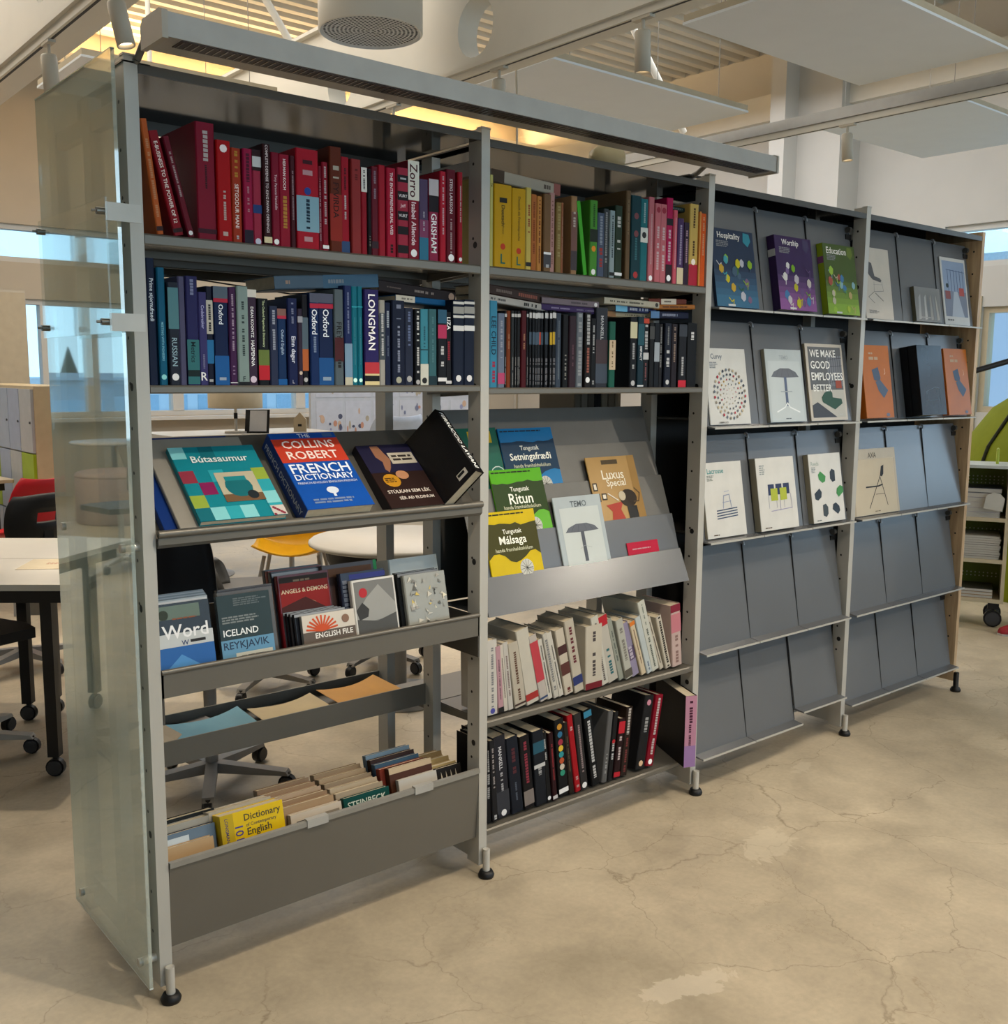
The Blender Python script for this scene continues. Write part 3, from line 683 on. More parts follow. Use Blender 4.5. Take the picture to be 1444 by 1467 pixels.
ROW('blue',1.424,0.006,[
(0.0172,0.0185,0.270,0.0,0.135,'#16213c','tall navy book with white title, half behind the post',['T|.4|.95|.6|#c8d0d8|Prime stjornufraedi']),
(0.0411,0.0173,0.252,0.0,0.135,'#0f5f80','tall teal book with thin lettering',['T|.15|.6|.3|#7ab8cc|MEETING WITH PIONEERS', 'e|.07|#8cc']),
(0.0628,0.0234,0.222,0.0,0.135,'#262c3a','charcoal-navy book with pale teal title panel',['b|.55|.95|#4c7880', 'T|.15|.5|.5|#8ca8b4|RUSSIAN', 'e|.08|#ddd']),
(0.0870,0.0150,0.236,0.0,0.16,'#565474','tall lavender-grey hardback',[]),
(0.1030,0.0273,0.238,0.0,0.135,'#28285c','tall indigo book with teal lower label',['b|.01|.42|#2c6468', 'T|.2|.41|.4|#102830|Metrics', 'd|.82|.97|.4|#9098c0', 'b|.08|.14|#102020']),
(0.1313,0.0197,0.205,0.0,0.135,'#3c3a70','violet-blue paperback with spaced white letters',['T|.5|.97|.35|#a8a8d0|Codebreaker', 'H|.05|.14|#ddd|R', 'd|.18|.35|.3|#8888b0']),
(0.1520,0.0157,0.219,0.0,0.135,'#151a30','black-navy book with pale and blue labels',['b|.52|.86|#b0aca0', 'b|.22|.46|#1f6494', 'd|.55|.84|.5|#303038', 'd|.03|.06|.8|#ccc']),
(0.1687,0.0340,0.220,0.0,0.135,'#12244c','wide dictionary with red stripe, near the left post',['b|0|.3|#14508c', 'b|.88|1|#4c5a68', 'b|.84|.88|#a02038', 'T|.62|.82|.42|#dfe4ea|Oxford', 'd|.05|.08|.7|#b8c8dc']),
(0.2038,0.0178,0.220,0.0,0.135,'#43204c','purple book with thin white title',['d|.35|.93|.35|#c0a8c0', 'd|.1|.2|.4|#a88cac', 'b|.02|.03|#ccc']),
(0.2229,0.0275,0.223,0.0,0.135,'#8ba09c','pale grey-green book with black foot',['b|0|.035|#101418', 'd|.3|.85|.3|#3c4c4c', 'H|.04|.09|#303c3c|F']),
(0.2512,0.0233,0.218,0.0,0.135,'#3c2a40','plum paperback with white title and white top',['b|.92|1|#c8c4bc', 'T|.5|.82|.5|#eee|DEAN KOONTZ', 'T|.2|.47|.5|#eee|HASPENNA', 'e|.06|#c8b8c8']),
(0.2756,0.0270,0.199,0.0,0.135,'#11161c','black dictionary with green and red blocks',['b|.06|.23|#a81c28', 'b|.23|.41|#5c6c34', 'T|.44|.98|.6|#b8c498|The Oxford Paperback Dictionary']),
(0.3045,0.0205,0.183,0.0,0.135,'#2c3450','slate-blue paperback with pale script title',['d|.45|.95|.45|#b0b8c8']),
(0.3261,0.0229,0.178,0.0,0.135,'#12305c','navy paperback with red top stripe and photo',['b|.9|1|#785850', 'b|.87|.91|#a82840', 'T|.3|.83|.4|#a0b4cc|Oxford English', 'b|0|.08|#14508c']),
(0.3500,0.0254,0.203,0.0,0.135,'#15204c','dark blue book with large white script title',['T|.2|.62|.55|#d0d4e0|Einn dagur', 'd|.7|.95|.3|#8890b0', 'H|.02|.06|#aab|L']),
(0.3769,0.0130,0.180,0.0,0.135,'#33283c','slim plum-black paperback',['b|.82|.9|#8c8c94', 'e|.16|#b8a898']),
(0.3907,0.0164,0.214,0.0,0.135,'#15161c','black paperback with grey and orange labels',['b|.4|.75|#4c5c68', 'b|.16|.4|#a4582c', 'e|.06|#aaa']),
(0.4088,0.0241,0.218,0.0,0.135,'#122c5c','dictionary with red stripe, right of the orange-labelled spine',['b|.9|1|#4a4e60', 'b|.84|.89|#a02038', 'T|.55|.83|.6|#dfe4ea|Oxford', 'd|.35|.53|.4|#8ca0c0']),
(0.4340,0.0407,0.219,0.0,0.135,'#12244c','widest dictionary of its shelf with red stripe and photo top',['b|0|.3|#14467c', 'b|.9|1|#4a4e60', 'b|.84|.89|#a02038', 'T|.53|.83|.4|#dfe4ea|Oxford', 'd|.05|.09|.8|#a0b8d0']),
(0.4759,0.0250,0.231,0.0,0.135,'#58646c','grey photographic spine with big black letters',['b|.25|.5|#40181c', 'T|.48|.66|.6|#141414|FREY', 'd|.17|.27|.5|#282828']),
(0.5058,0.0216,0.242,0.0,0.135,'#1c2a5c','navy paperback fading to pale sky at the foot',['b|0|.42|#6c88a0', 'd|.5|.95|.3|#8894b8', 'b|0|.08|#b0ac98']),
(0.5282,0.0163,0.241,0.0,0.135,'#0e6f84','teal paperback, left one of the pair',['b|.79|.8|#2c98a8', 'e|.05|#cfe', 'd|.2|.7|.2|#50a0b0']),
(0.5452,0.0144,0.242,0.0,0.135,'#0e6f84','teal paperback, right one of the pair',['b|.79|.8|#2c98a8', 'e|.05|#cfe', 'd|.2|.7|.2|#50a0b0']),
(0.5609,0.0425,0.236,0.0,0.135,'#2a2460','violet dictionary with huge white capitals and cream foot',['b|0|.18|#c8b888', 'b|.12|.24|#a83038', 'T|.37|.95|.5|#f4f0f0|LONGMAN', 'b|.04|.1|#101010']),
(0.6068,0.0172,0.212,0.0,0.135,'#a8a49c','off-white slim book beside the violet dictionary',['b|.3|.85|#3c444c', 'd|.35|.84|.5|#ddd']),
(0.6262,0.0176,0.207,0.0,0.135,'#1a2440','dark navy photo paperback',['d|.7|.9|.5|#b8c4d0', 'd|.35|.6|.3|#68748c']),
(0.6450,0.0388,0.214,0.0,0.135,'#141c34','thick very dark navy book with fine capitals',['d|.15|.7|.25|#98a0b8', 'd|.78|.95|.5|#8890a8', 'e|.06|#998']),
(0.6853,0.0263,0.197,0.0,0.135,'#252c40','slate paperback with blue script',['d|.5|.95|.4|#7080a8', 'e|.08|#999']),
(0.7130,0.0188,0.195,0.0,0.135,'#101218','black paperback with white title, beside the sky-blue book',['d|.58|.97|.5|#e0e0e0', 'd|.15|.5|.5|#d8d8d8', 'e|.04|#999']),
(0.7335,0.0252,0.196,0.0,0.135,'#3f8ca0','sky-blue paperback with cream foot',['b|0|.28|#b8b8ac', 'd|.5|.8|.3|#2c6478', 'b|.46|.475|#203840', 'e|.06|#222']),
(0.7600,0.0262,0.197,0.0,0.135,'#3a6870','grey-teal paperback with dark skyline at the foot',['b|0|.12|#182c34', 'd|.3|.9|.3|#5c8c94']),
(0.7879,0.0284,0.197,0.0,0.135,'#14181f','black paperback with pink label and blue top',['b|.82|1|#285068', 'b|.62|.8|#a02c50', 'd|.25|.55|.45|#e0e0e0', 'b|.05|.1|#ccc']),
(0.8182,0.0193,0.192,0.0,0.135,'#15171d','black paperback with red vertical title',['T|.76|.93|.7|#eee|LIZA', 'd|.33|.6|.5|#a82838', 'b|.02|.06|#bbb']),
(0.8389,0.0361,0.225,0.0,0.135,'#161f34','first of two matching navy volumes with white bands',['b|.95|.98|#c0c0bc', 'b|.79|.82|#c0c0bc', 'b|.84|.92|#8c8c88', 'b|.64|.7|#c8c8c8', 'e|.08|#d0d0d0']),
(0.8758,0.0355,0.227,0.0,0.135,'#161f34','second of two matching navy volumes with white bands, by the middle post',['b|.95|.98|#c0c0bc', 'b|.79|.82|#c0c0bc', 'b|.84|.92|#8c8c88', 'b|.64|.7|#c8c8c8', 'e|.08|#d0d0d0']),
])
ROW('rainbow',1.745,0.004,[
(0.9599,0.0131,0.240,0.0,0.135,'#c8c070','pale yellow book edge beside the post',['T|.8|.98|.5|#484018|24']),
(0.9743,0.0619,0.219,0.0,0.135,'#d0a00c','thick yellow dictionary with picture and red seal',['d|.78|.84|.6|#282418', 'T|.4|.72|.3|#504008|Langenscheidt Power', 'e|.25|#b03818', 'H|.04|.16|#1c5c50|L', 'T|.5|.75|.2|#504008|Deutsch']),
(1.0374,0.0503,0.215,0.0,0.135,'#d0a00c','thick yellow dictionary with green letter, right of its twin',['T|.35|.9|.25|#504008|Deutsch als Fremdsprache', 'e|.22|#b03818', 'H|.04|.15|#1c5c50|L']),
(1.0890,0.0197,0.222,0.0,0.135,'#d8c060','slim pale yellow book with red title',['d|.45|.82|.5|#b86030', 'b|.04|.09|#222']),
(1.1104,0.0217,0.207,0.0,0.135,'#b86c30','slim orange paperback',['d|.2|.9|.4|#984818']),
(1.1338,0.0183,0.204,0.0,0.135,'#d08c44','slim light orange paperback with dotted title',['d|.1|.95|.4|#803c14']),
(1.1548,0.0279,0.212,0.0,0.135,'#7c5c3c','brown book with grey and white foot',['b|.05|.22|#404044', 'b|.22|.25|#ddd', 'd|.04|.09|.6|#ccc']),
(1.1841,0.0201,0.220,0.0,0.135,'#c09088','pink-beige paperback',['d|.1|.9|.4|#a07068']),
(1.2051,0.0208,0.195,0.0,0.135,'#8c7440','slim mustard photo paperback',['d|.2|.95|.6|#b8a468']),
(1.2271,0.0114,0.197,0.0,0.135,'#985c3c','thin reddish brown paperback',['d|.2|.8|.4|#b88870']),
(1.2669,0.0242,0.220,0.0,0.17,'#a88058','tall tan hardback with dark photo strip',['b|.05|.3|#3c3438', 'b|.3|.8|#6c4c44', 'd|.6|.8|.5|#d8c8b8']),
(1.3185,0.0139,0.210,8.8,0.135,'#2e8a1c','bright green book leaning left',['b|.0|1|#3c9c24']),
(1.3369,0.0314,0.216,0.0,0.135,'#4c9430','light green book with black band',['b|.45|.62|#1c2418', 'd|.65|.95|.3|#28581c', 'e|.05|#ddd', 'e|.36|#d08020']),
(1.3707,0.0293,0.184,0.0,0.135,'#4c5870','slate-blue paperback with red lettering',['d|.15|.45|.6|#b83c34', 'd|.5|.95|.5|#a0a8b8']),
(1.4010,0.0216,0.199,0.0,0.135,'#3c4044','dark grey paperback',['d|.2|.95|.5|#a0a0a0']),
(1.4241,0.0218,0.196,0.0,0.135,'#98a8ac','slim pale blue-grey paperback',['d|.3|.95|.4|#485860', 'b|.03|.08|#222']),
(1.4504,0.0310,0.214,0.0,0.135,'#2c3c2c','dark green-grey book with white title',['d|.4|.85|.6|#e0e0d8', 'b|.04|.08|#ddd']),
(1.4931,0.0200,0.262,0.0,0.18,'#6c5438','very tall brown-edged book',['d|.5|.9|.3|#9c8460']),
(1.5162,0.0429,0.251,0.0,0.135,'#123c44','dark teal book with coiled emblem',['e|.76|#6c3c40', 'e|.55|#6c3c40', 'd|.2|.5|.3|#3c7c84', 'e|.06|#a03030']),
(1.5601,0.0324,0.246,0.0,0.135,'#1c7078','teal book with white picture label',['b|.47|.65|#c8c8c0', 'e|.56|#282828', 'd|.7|.95|.3|#b0d0d0']),
(1.5951,0.0247,0.255,0.0,0.135,'#c87078','pale pink slim book',['d|.2|.8|.3|#e8b8b8', 'e|.04|#eee']),
(1.6209,0.0266,0.238,0.0,0.135,'#d07078','pink volume, left of two alike',['d|.15|.75|.5|#f0d0d0', 'e|.92|#902838']),
(1.6485,0.0291,0.239,0.0,0.135,'#d07078','pink volume, right of two alike',['d|.15|.75|.5|#f0d0d0', 'e|.92|#902838']),
(1.6790,0.0292,0.262,0.0,0.135,'#b80c50','magenta book with black band',['b|0|.22|#241018', 'b|.68|.76|#181018', 'd|.25|.66|.5|#f0c8d8', 'e|.06|#eee']),
(1.7095,0.0190,0.227,0.0,0.135,'#d85a6c','thin coral-pink book',['d|.2|.9|.3|#f0b8c0']),
(1.7296,0.0301,0.205,0.0,0.135,'#4c3060','purple book with cream foot',['b|0|.25|#c8b898', 'd|.3|.9|.4|#b8a8c8']),
(1.7608,0.0265,0.195,0.0,0.135,'#301c34','dark purple slim paperback',['d|.35|.9|.4|#c8a0b0']),
(1.7893,0.0422,0.256,0.0,0.135,'#d8b45c','cream-yellow book with crimson foot',['b|0|.26|#a01830', 'd|.35|.55|.3|#604018', 'd|.7|.95|.3|#604018', 'e|.29|#f0e0d0']),
(1.8326,0.0079,0.235,0.0,0.135,'#e89848','very thin light orange booklet',[]),
(1.8415,0.0267,0.231,0.0,0.135,'#e05a10','bright orange book next to the post',['d|.4|.95|.4|#f0a878']),
])
ROW('black',1.417,0.008,[
(0.9681,0.0274,0.237,0.0,0.135,'#3a88a8','light blue paperback with tall navy letters',['T|.35|.85|.6|#102030|LEE CHILD', 'd|.03|.3|.5|#b03050']),
(0.9963,0.0244,0.204,0.0,0.135,'#6c7890','grey-blue paperback with pink foot',['b|.05|.2|#a03c60', 'd|.4|.9|.4|#a8b0c0']),
(1.0216,0.0075,0.212,0.0,0.135,'#14161a','thin black magazine with pale dashes',['d|.03|.4|.5|#8c8c8c', 'b|.92|.96|#aaa']),
(1.0300,0.0145,0.212,0.0,0.135,'#7c3818','rust-orange magazine spine among thin black ones',['d|.5|.7|.4|#b08060']),
(1.0454,0.0104,0.213,0.0,0.135,'#2c3034','charcoal thin magazine right of the rust-orange spine',['d|.03|.4|.5|#8c8c8c', 'b|.92|.96|#aaa']),
(1.0570,0.0069,0.213,0.0,0.135,'#16181c','thin black magazine with pale dashes',['d|.03|.4|.5|#8c8c8c', 'b|.92|.96|#aaa']),
(1.0651,0.0069,0.213,0.0,0.135,'#15171b','thin black magazine with pale dashes',['d|.03|.4|.5|#8c8c8c', 'b|.92|.96|#aaa']),
(1.0731,0.0082,0.214,0.0,0.135,'#101216','thin black magazine with pale dashes',['d|.03|.4|.5|#8c8c8c', 'b|.92|.96|#aaa']),
(1.0822,0.0193,0.215,0.0,0.135,'#4a1018','dark red spine among thin black magazines',['d|.5|.7|.4|#b08060']),
(1.1033,0.0065,0.215,0.0,0.135,'#15171c','thin black magazine with pale dashes',['d|.03|.4|.5|#8c8c8c', 'b|.92|.96|#aaa']),
(1.1109,0.0086,0.217,0.0,0.135,'#12151b','thin black magazine with white top mark',['b|.9|.97|#b8b8b8', 'b|.56|.72|#3c4c5c', 'd|.03|.38|.5|#8c8c94']),
(1.1205,0.0087,0.217,0.0,0.135,'#12151b','thin black magazine with white top mark',['b|.9|.97|#b8b8b8', 'b|.56|.72|#3c4c5c', 'd|.03|.38|.5|#8c8c94']),
(1.1299,0.0088,0.216,0.0,0.135,'#12151b','thin black magazine with white top mark',['b|.9|.97|#b8b8b8', 'b|.56|.72|#3c4c5c', 'd|.03|.38|.5|#8c8c94']),
(1.1396,0.0089,0.218,0.0,0.135,'#12151b','thin black magazine with white top mark',['b|.9|.97|#b8b8b8', 'b|.56|.72|#3c4c5c', 'd|.03|.38|.5|#8c8c94']),
(1.1492,0.0089,0.218,0.0,0.135,'#12151b','thin black magazine with white top mark',['b|.9|.97|#b8b8b8', 'b|.56|.72|#b04020', 'd|.03|.38|.5|#8c8c94']),
(1.1589,0.0090,0.218,0.0,0.135,'#12151b','thin black magazine with white top mark',['b|.9|.97|#b8b8b8', 'b|.56|.72|#3c4c5c', 'd|.03|.38|.5|#8c8c94']),
(1.1687,0.0090,0.219,0.0,0.135,'#12151b','thin black magazine with white top mark',['b|.9|.97|#b8b8b8', 'b|.56|.72|#3c4c5c', 'd|.03|.38|.5|#8c8c94']),
(1.1785,0.0088,0.219,0.0,0.135,'#12151b','thin black magazine with white top mark',['b|.9|.97|#b8b8b8', 'b|.56|.72|#3c4c5c', 'd|.03|.38|.5|#8c8c94']),
(1.1882,0.0089,0.219,0.0,0.135,'#12151b','thin black magazine with white top mark',['b|.9|.97|#b8b8b8', 'b|.56|.72|#b09020', 'd|.03|.38|.5|#8c8c94']),
(1.1981,0.0090,0.221,0.0,0.135,'#12151b','thin black magazine with white top mark',['b|.9|.97|#b8b8b8', 'b|.56|.72|#b09020', 'd|.03|.38|.5|#8c8c94']),
(1.2080,0.0090,0.221,0.0,0.135,'#12151b','thin black magazine with white top mark',['b|.9|.97|#b8b8b8', 'b|.56|.72|#3c4c5c', 'd|.03|.38|.5|#8c8c94']),
(1.2191,0.0205,0.214,0.0,0.135,'#3c4858','slate-blue slim book right of the magazine run',['d|.1|.9|.3|#7c8894']),
(1.2411,0.0221,0.211,0.0,0.135,'#121317','black slim book with small pale title',['d|.1|.45|.4|#a09c94']),
(1.2656,0.0278,0.208,0.0,0.135,'#33222c','dark plum book',['d|.3|.6|.3|#6c4c58']),
(1.2963,0.0258,0.219,0.0,0.135,'#6c747c','grey mottled spine',['d|.02|.98|.7|#a8acb0']),
(1.3284,0.0268,0.221,0.0,0.135,'#181414','black book with white and pink title',['d|.55|.97|.6|#c8c8c8', 'd|.2|.53|.5|#b06858', 'e|.1|#ddd']),
(1.3562,0.0206,0.204,0.0,0.135,'#121317','black slim book with small white title',['d|.5|.9|.4|#c8c8c8', 'd|.02|.1|.5|#a8a8a8']),
(1.3804,0.0503,0.238,0.0,0.135,'#30343c','slate photo book with tag hanging over its top',['T|.6|.9|.3|#b0b4b8|MANKELL', 'd|.3|.58|.25|#b0b4b8', 'b|.05|.3|#3c4450', 'b|.3|.6|#3c3034']),
(1.4317,0.0267,0.198,0.0,0.135,'#1c5c4c','green book with cream middle panel',['b|.27|.72|#b8a488', 'd|.3|.7|.3|#806848']),
(1.5247,0.0307,0.216,0.0,0.135,'#121419','black book with cream label near the top',['b|.7|.93|#b8b494', 'd|.25|.66|.4|#c0c0c0', 'e|.06|#aaa']),
(1.5580,0.0278,0.218,0.0,0.135,'#15303c','dark teal-black book with white title',['b|.6|.9|#1c4854', 'T|.38|.58|.5|#ddd|IMPACT', 'b|.01|.03|#ccc']),
(1.5898,0.0249,0.216,0.0,0.135,'#181a20','black book with large white letters and red top',['b|.92|.99|#a83c28', 'd|.55|.9|.7|#ccc', 'b|.4|.5|#b0b0b0', 'd|.1|.35|.3|#a06060']),
(1.6165,0.0216,0.201,0.0,0.135,'#141518','slim black paperback right of the big-lettered spine',['b|.75|.95|#3c3c3c']),
(1.6404,0.0241,0.202,0.0,0.135,'#12151c','black-blue slim paperback',['b|.4|.7|#8c949c']),
(1.6656,0.0173,0.200,0.0,0.135,'#1c1c20','thin charcoal paperback',['d|.3|.95|.5|#888']),
(1.6870,0.0310,0.203,0.0,0.135,'#181d2c','navy-black book with bold white title',['d|.32|.58|.6|#e0e0e0', 'd|.65|.95|.3|#888', 'e|.08|#bbb']),
(1.7191,0.0276,0.202,0.0,0.135,'#241c24','dark brown-black paperback',['d|.4|.95|.4|#a08878']),
(1.7578,0.0382,0.204,0.0,0.135,'#18191f','black book with red square foot',['b|0|.11|#b02030', 'd|.18|.48|.35|#ccc', 'b|.8|.98|#30343c']),
(1.7971,0.0491,0.208,0.0,0.135,'#0f1013','black book with white letters and curled jacket',['d|.74|.86|.4|#eee', 'd|.58|.68|.8|#ddd']),
])
ROW('white',0.47,0.018,[
(0.9756,0.0382,0.224,1.2,0.125,'#c8c4bc','tall white book at the left end',['d|.08|.9|.3|#8c8c90', 'e|.05|#448']),
(1.0158,0.0208,0.202,4.2,0.125,'#b89098','slim pink and black book',['b|0|.08|#181818', 'd|.2|.8|.3|#806068']),
(1.0376,0.0169,0.204,6.1,0.125,'#c8c0b4','thin cream book near the left end',['d|.2|.8|.3|#807870']),
(1.0558,0.0205,0.209,7.1,0.125,'#c0bcb4','thin off-white book with small marks',['d|.2|.8|.4|#907c78']),
(1.0810,0.0433,0.204,9.1,0.125,'#b8b0a0','cream book with brown specks',['d|.1|.85|.3|#6c4c3c', 'b|.03|.06|#3c2c28']),
(1.1267,0.0493,0.239,11.7,0.15,'#c4beb0','thick white book with red square near foot',['b|.05|.14|#8c2c28']),
(1.1797,0.0320,0.217,14.1,0.125,'#b8b0a8','white book with red strip',['b|.3|.9|#a03840', 'b|.03|.06|#304060']),
(1.2145,0.0206,0.198,13.9,0.125,'#c8c4b8','white slim book right of the red strip',['d|.1|.9|.3|#505050']),
(1.2368,0.0211,0.216,14.2,0.125,'#c0bcb0','off-white slim book with sketch marks',['d|.1|.9|.6|#8c8c8c']),
(1.2596,0.0209,0.216,15.2,0.125,'#c8c4b8','white slim book left of the dark squares',['d|.1|.8|.3|#444']),
(1.2831,0.0359,0.217,12.8,0.125,'#c4baa8','cream book with two dark squares',['b|.62|.75|#3c2424', 'b|.3|.48|#4c2c28', 'd|.03|.1|.5|#703030']),
(1.3219,0.0401,0.241,12.5,0.125,'#b8b0a0','beige book with dark red lettering and blue patch',['b|.1|.22|#28305c', 'd|.4|.9|.4|#703038']),
(1.3668,0.0735,0.206,1.1,0.15,'#c0b8a8','thick white book with dark red foot',['b|0|.1|#601820', 'd|.2|.9|.25|#504848']),
(1.4423,0.0338,0.236,14.0,0.15,'#c4c0b4','white book with faint title',['d|.05|.9|.35|#6c6460']),
(1.4794,0.0453,0.230,15.8,0.125,'#b8b4a8','white book with red top and teal specks',['b|.85|1|#982028', 'd|.1|.5|.4|#307078']),
(1.5279,0.0230,0.221,17.3,0.15,'#94988c','grey-green slim book',['d|.3|.8|.3|#5c6460']),
(1.5541,0.0328,0.211,15.7,0.15,'#b0b0a4','pale grey book with dark picture foot',['b|.02|.15|#4c4840', 'd|.3|.85|.5|#8c8880']),
(1.5902,0.0343,0.193,18.5,0.125,'#9088a0','lavender book with purple letters',['b|.3|.55|#4c4058', 'd|.3|.55|.6|#c8c0d0']),
(1.6285,0.0236,0.198,19.6,0.125,'#c8b89c','cream book with orange top',['b|.93|1|#b86828', 'd|.2|.85|.2|#785848']),
(1.6558,0.0259,0.210,19.2,0.125,'#b8c0c0','pale blue-white book',['d|.05|.2|.3|#506080']),
(1.6854,0.0353,0.260,18.4,0.17,'#c4c4b8','tallest white folder-like book',['d|.05|.6|.3|#606860', 'd|.65|.95|.2|#808880']),
(1.7251,0.0205,0.204,21.9,0.125,'#c0b8a8','cream slim book right of the tall folder',['d|.1|.9|.3|#504840']),
(1.7505,0.0268,0.195,17.7,0.125,'#c4bcac','cream book with black spots',['d|.02|.98|.5|#282420']),
(1.7812,0.0489,0.217,5.6,0.17,'#c0a8a0','tall white-pink book with maroon back at the right end',['b|.55|.85|#a86870', 'b|.88|1|#702030', 'd|.05|.5|.4|#987870']),
])
ROW('bottom',0.142,0.018,[
(0.9709,0.0221,0.247,0.2,0.14,'#101114','black book at the left end with white title',['d|.3|.9|.5|#a8a8a8']),
(0.9950,0.0215,0.252,3.6,0.14,'#1c1c20','charcoal slim book with white marks',['d|.02|.1|.6|#ccc', 'd|.4|.9|.4|#a8a0a0']),
(1.0199,0.0480,0.256,5.4,0.15,'#23242a','dark grey photo book with paper tag on top',['T|.55|.9|.25|#b8b8bc|MANKELL', 'd|.3|.55|.25|#b8b8bc', 'b|.05|.32|#2c2e34', 'e|.05|#ccc']),
(1.0735,0.0451,0.243,6.7,0.15,'#171b26','navy-black book with fine red lettering',['d|.5|.85|.4|#5c2c34', 'd|.15|.4|.2|#5c6474']),
(1.1238,0.0390,0.237,6.7,0.15,'#161316','black book with pink text and pale photo foot',['d|.35|.95|.4|#983848', 'b|.05|.25|#6c6460']),
(1.1677,0.0445,0.241,4.9,0.16,'#161a22','black book with blue picture and white mark',['b|.7|.85|#204858', 'b|.5|.55|#a8a8a8', 'd|.4|.5|.4|#aaa']),
(1.2142,0.0199,0.230,7.1,0.15,'#141518','slim black book with white lettering',['d|.6|.9|.4|#b8b8b8', 'e|.05|#ccc']),
(1.2362,0.0187,0.224,6.4,0.15,'#2a1014','slim black book with red lettering',['d|.3|.85|.4|#982c34', 'b|.02|.07|#aaa']),
(1.2690,0.0393,0.256,6.3,0.16,'#111214','black book with column of coloured dots',['e|.9|#a87828', 'e|.8|#285c7c', 'e|.7|#882838', 'e|.62|#c0a030', 'e|.54|#287c84', 'e|.46|#a04828', 'e|.38|#b0a898', 'e|.3|#287c64', 'b|.04|.1|#ccc']),
(1.3105,0.0213,0.242,7.9,0.15,'#241c18','thin brown-black book',['d|.3|.8|.3|#6c5c44']),
(1.3348,0.0232,0.264,9.8,0.17,'#a0121c','bright red book among the black ones',['d|.05|.2|.6|#c8a0a0', 'd|.8|.85|.5|#d8b0b0']),
(1.3603,0.0315,0.260,8.9,0.16,'#2b2829','dark grey book right of the bright red one',['d|.2|.85|.35|#a08c8c', 'e|.05|#ccc']),
(1.4071,0.0336,0.267,10.4,0.16,'#0f1114','black book with blue top and bold white letters',['b|.9|.98|#2c6c88', 'd|.1|.85|.5|#d0d0d0']),
(1.4499,0.0236,0.237,-6.1,0.14,'#5c5c5c','grey slim book leaning right',['d|.1|.4|.4|#aaa']),
(1.4773,0.0206,0.228,-6.2,0.14,'#161518','black slim book with red emblem leaning right',['d|.3|.55|.6|#ccc', 'e|.57|#a02028']),
(1.5036,0.0283,0.199,-7.1,0.14,'#241012','black and red book leaning right',['b|.75|.95|#a01c28', 'd|.3|.7|.5|#d0c0c0', 'b|.02|.1|#a01c28']),
(1.5374,0.0307,0.231,-5.9,0.14,'#261a16','dark brown book with white lettering leaning right',['d|.6|.98|.5|#c8c0b8', 'd|.05|.55|.4|#803838']),
(1.6088,0.0432,0.252,-9.4,0.15,'#1e1e20','thick black book with heart emblem leaning right',['e|.9|#b07888', 'd|.5|.7|.5|#aaa', 'e|.08|#c8a888']),
(1.6593,0.0363,0.245,-10.5,0.15,'#851226','dark red book with white title leaning right',['d|.15|.95|.45|#d8c8c8', 'e|.06|#eee']),
])# ------------------------------------------------------------------ books lying on top of the rows
def lying(label, x, y, z, length, thick, depth, col, codes=(), rz=0.0, ry=0.0, pages=True):
    """book on its side: spine towards the viewer, its length along X"""
    mw = Matrix.Translation((x, y, z)) @ Matrix.Rotation(math.radians(rz), 4, 'Z') @ Matrix.Rotation(math.radians(ry), 4, 'Y') @ Matrix.Translation((length, 0, 0)) @ Matrix.Rotation(math.radians(-90), 4, 'Y')
    r = thing('book', uniq(label), 'book', mw=mw, group='books lying on top of the rows')
    book_parts(r, thick, depth, length, col); spine_print(r, thick, length, [c.replace('T|', 'T|') for c in codes])
    return r
# blue row: a grey-blue hardback slanting up on the row, two more lying at the right
lying('thick grey-blue hardback slanting across the top of the blue row', .335, .035, 1.424+.224, .29, .032, .16, '#4f6478', ['b|.0|.55|#36566f', 'd|.35|.5|.4|#8c98a4', 'd|.86|.9|.4|#b09888'], 0, -4.5)
lying('white-and-blue book lying under the dark brown one', .672, .03, 1.424+.2145, .225, .016, .13, '#11588c', ['b|.72|1|#b4b0a4', 'd|.76|.95|.4|#706c64'], 4, 1.5)
lying('dark brown hardback lying on the right end of the blue row', .63, .045, 1.424+.2375, .26, .03, .15, '#2b2426', ['d|.3|.55|.3|#a89c94', 'd|.72|.9|.15|#7c6c64', 'e|.06|#a08878'], 4, 3.5)
# rainbow row
lying('large off-white book lying on the yellow dictionaries', .985, .03, 1.745+.232, .27, .032, .17, '#b8ac98', ['b|0|.1|#885048', 'd|.12|.25|.5|#6c5c50', 'b|.82|1|#443424'], 3, 2)
lying('dark green book lying flat above the teal spines', 1.60, .03, 1.745+.231, .20, .014, .13, '#25332f', ['d|.1|.45|.4|#7c8c84', 'e|.95|#c8c8c8'], 0, 0)
# black row, left pile, middle pile and right pile
ZB = 1.417
lying('white booklet with black lettering lying left above the magazines', .965, .02, ZB+.236, .255, .02, .14, '#b4b0aa', ['d|.25|.45|.6|#202020', 'd|.7|.95|.4|#505050'], 3, 4.5)
lying('dark brown book with reddish title lying on the white booklet', .97, .03, ZB+.258, .245, .027, .14, '#3a2a26', ['d|.2|.5|.5|#a05c4c', 'd|.6|.85|.4|#807068'], 3, 4.5)
lying('purple book lying above the middle of the black row', 1.175, .03, ZB+.222, .245, .018, .14, '#3c2a5c', ['d|.55|.85|.3|#b0a4c8', 'd|.1|.45|.3|#9088a8'], -2, 1.0)
lying('grey-mauve book lying on the purple one', 1.18, .035, ZB+.241, .225, .019, .14, '#7c7078', ['d|.2|.5|.4|#504850', 'e|.06|#ccc'], -2, 1.0)
lying('cream book lying at the bottom of the tan pile', 1.455, .04, ZB+.216, .205, .016, .15, '#9c947c', ['d|.1|.6|.4|#504c40', 'b|.82|1|#785838'], 1, 0)
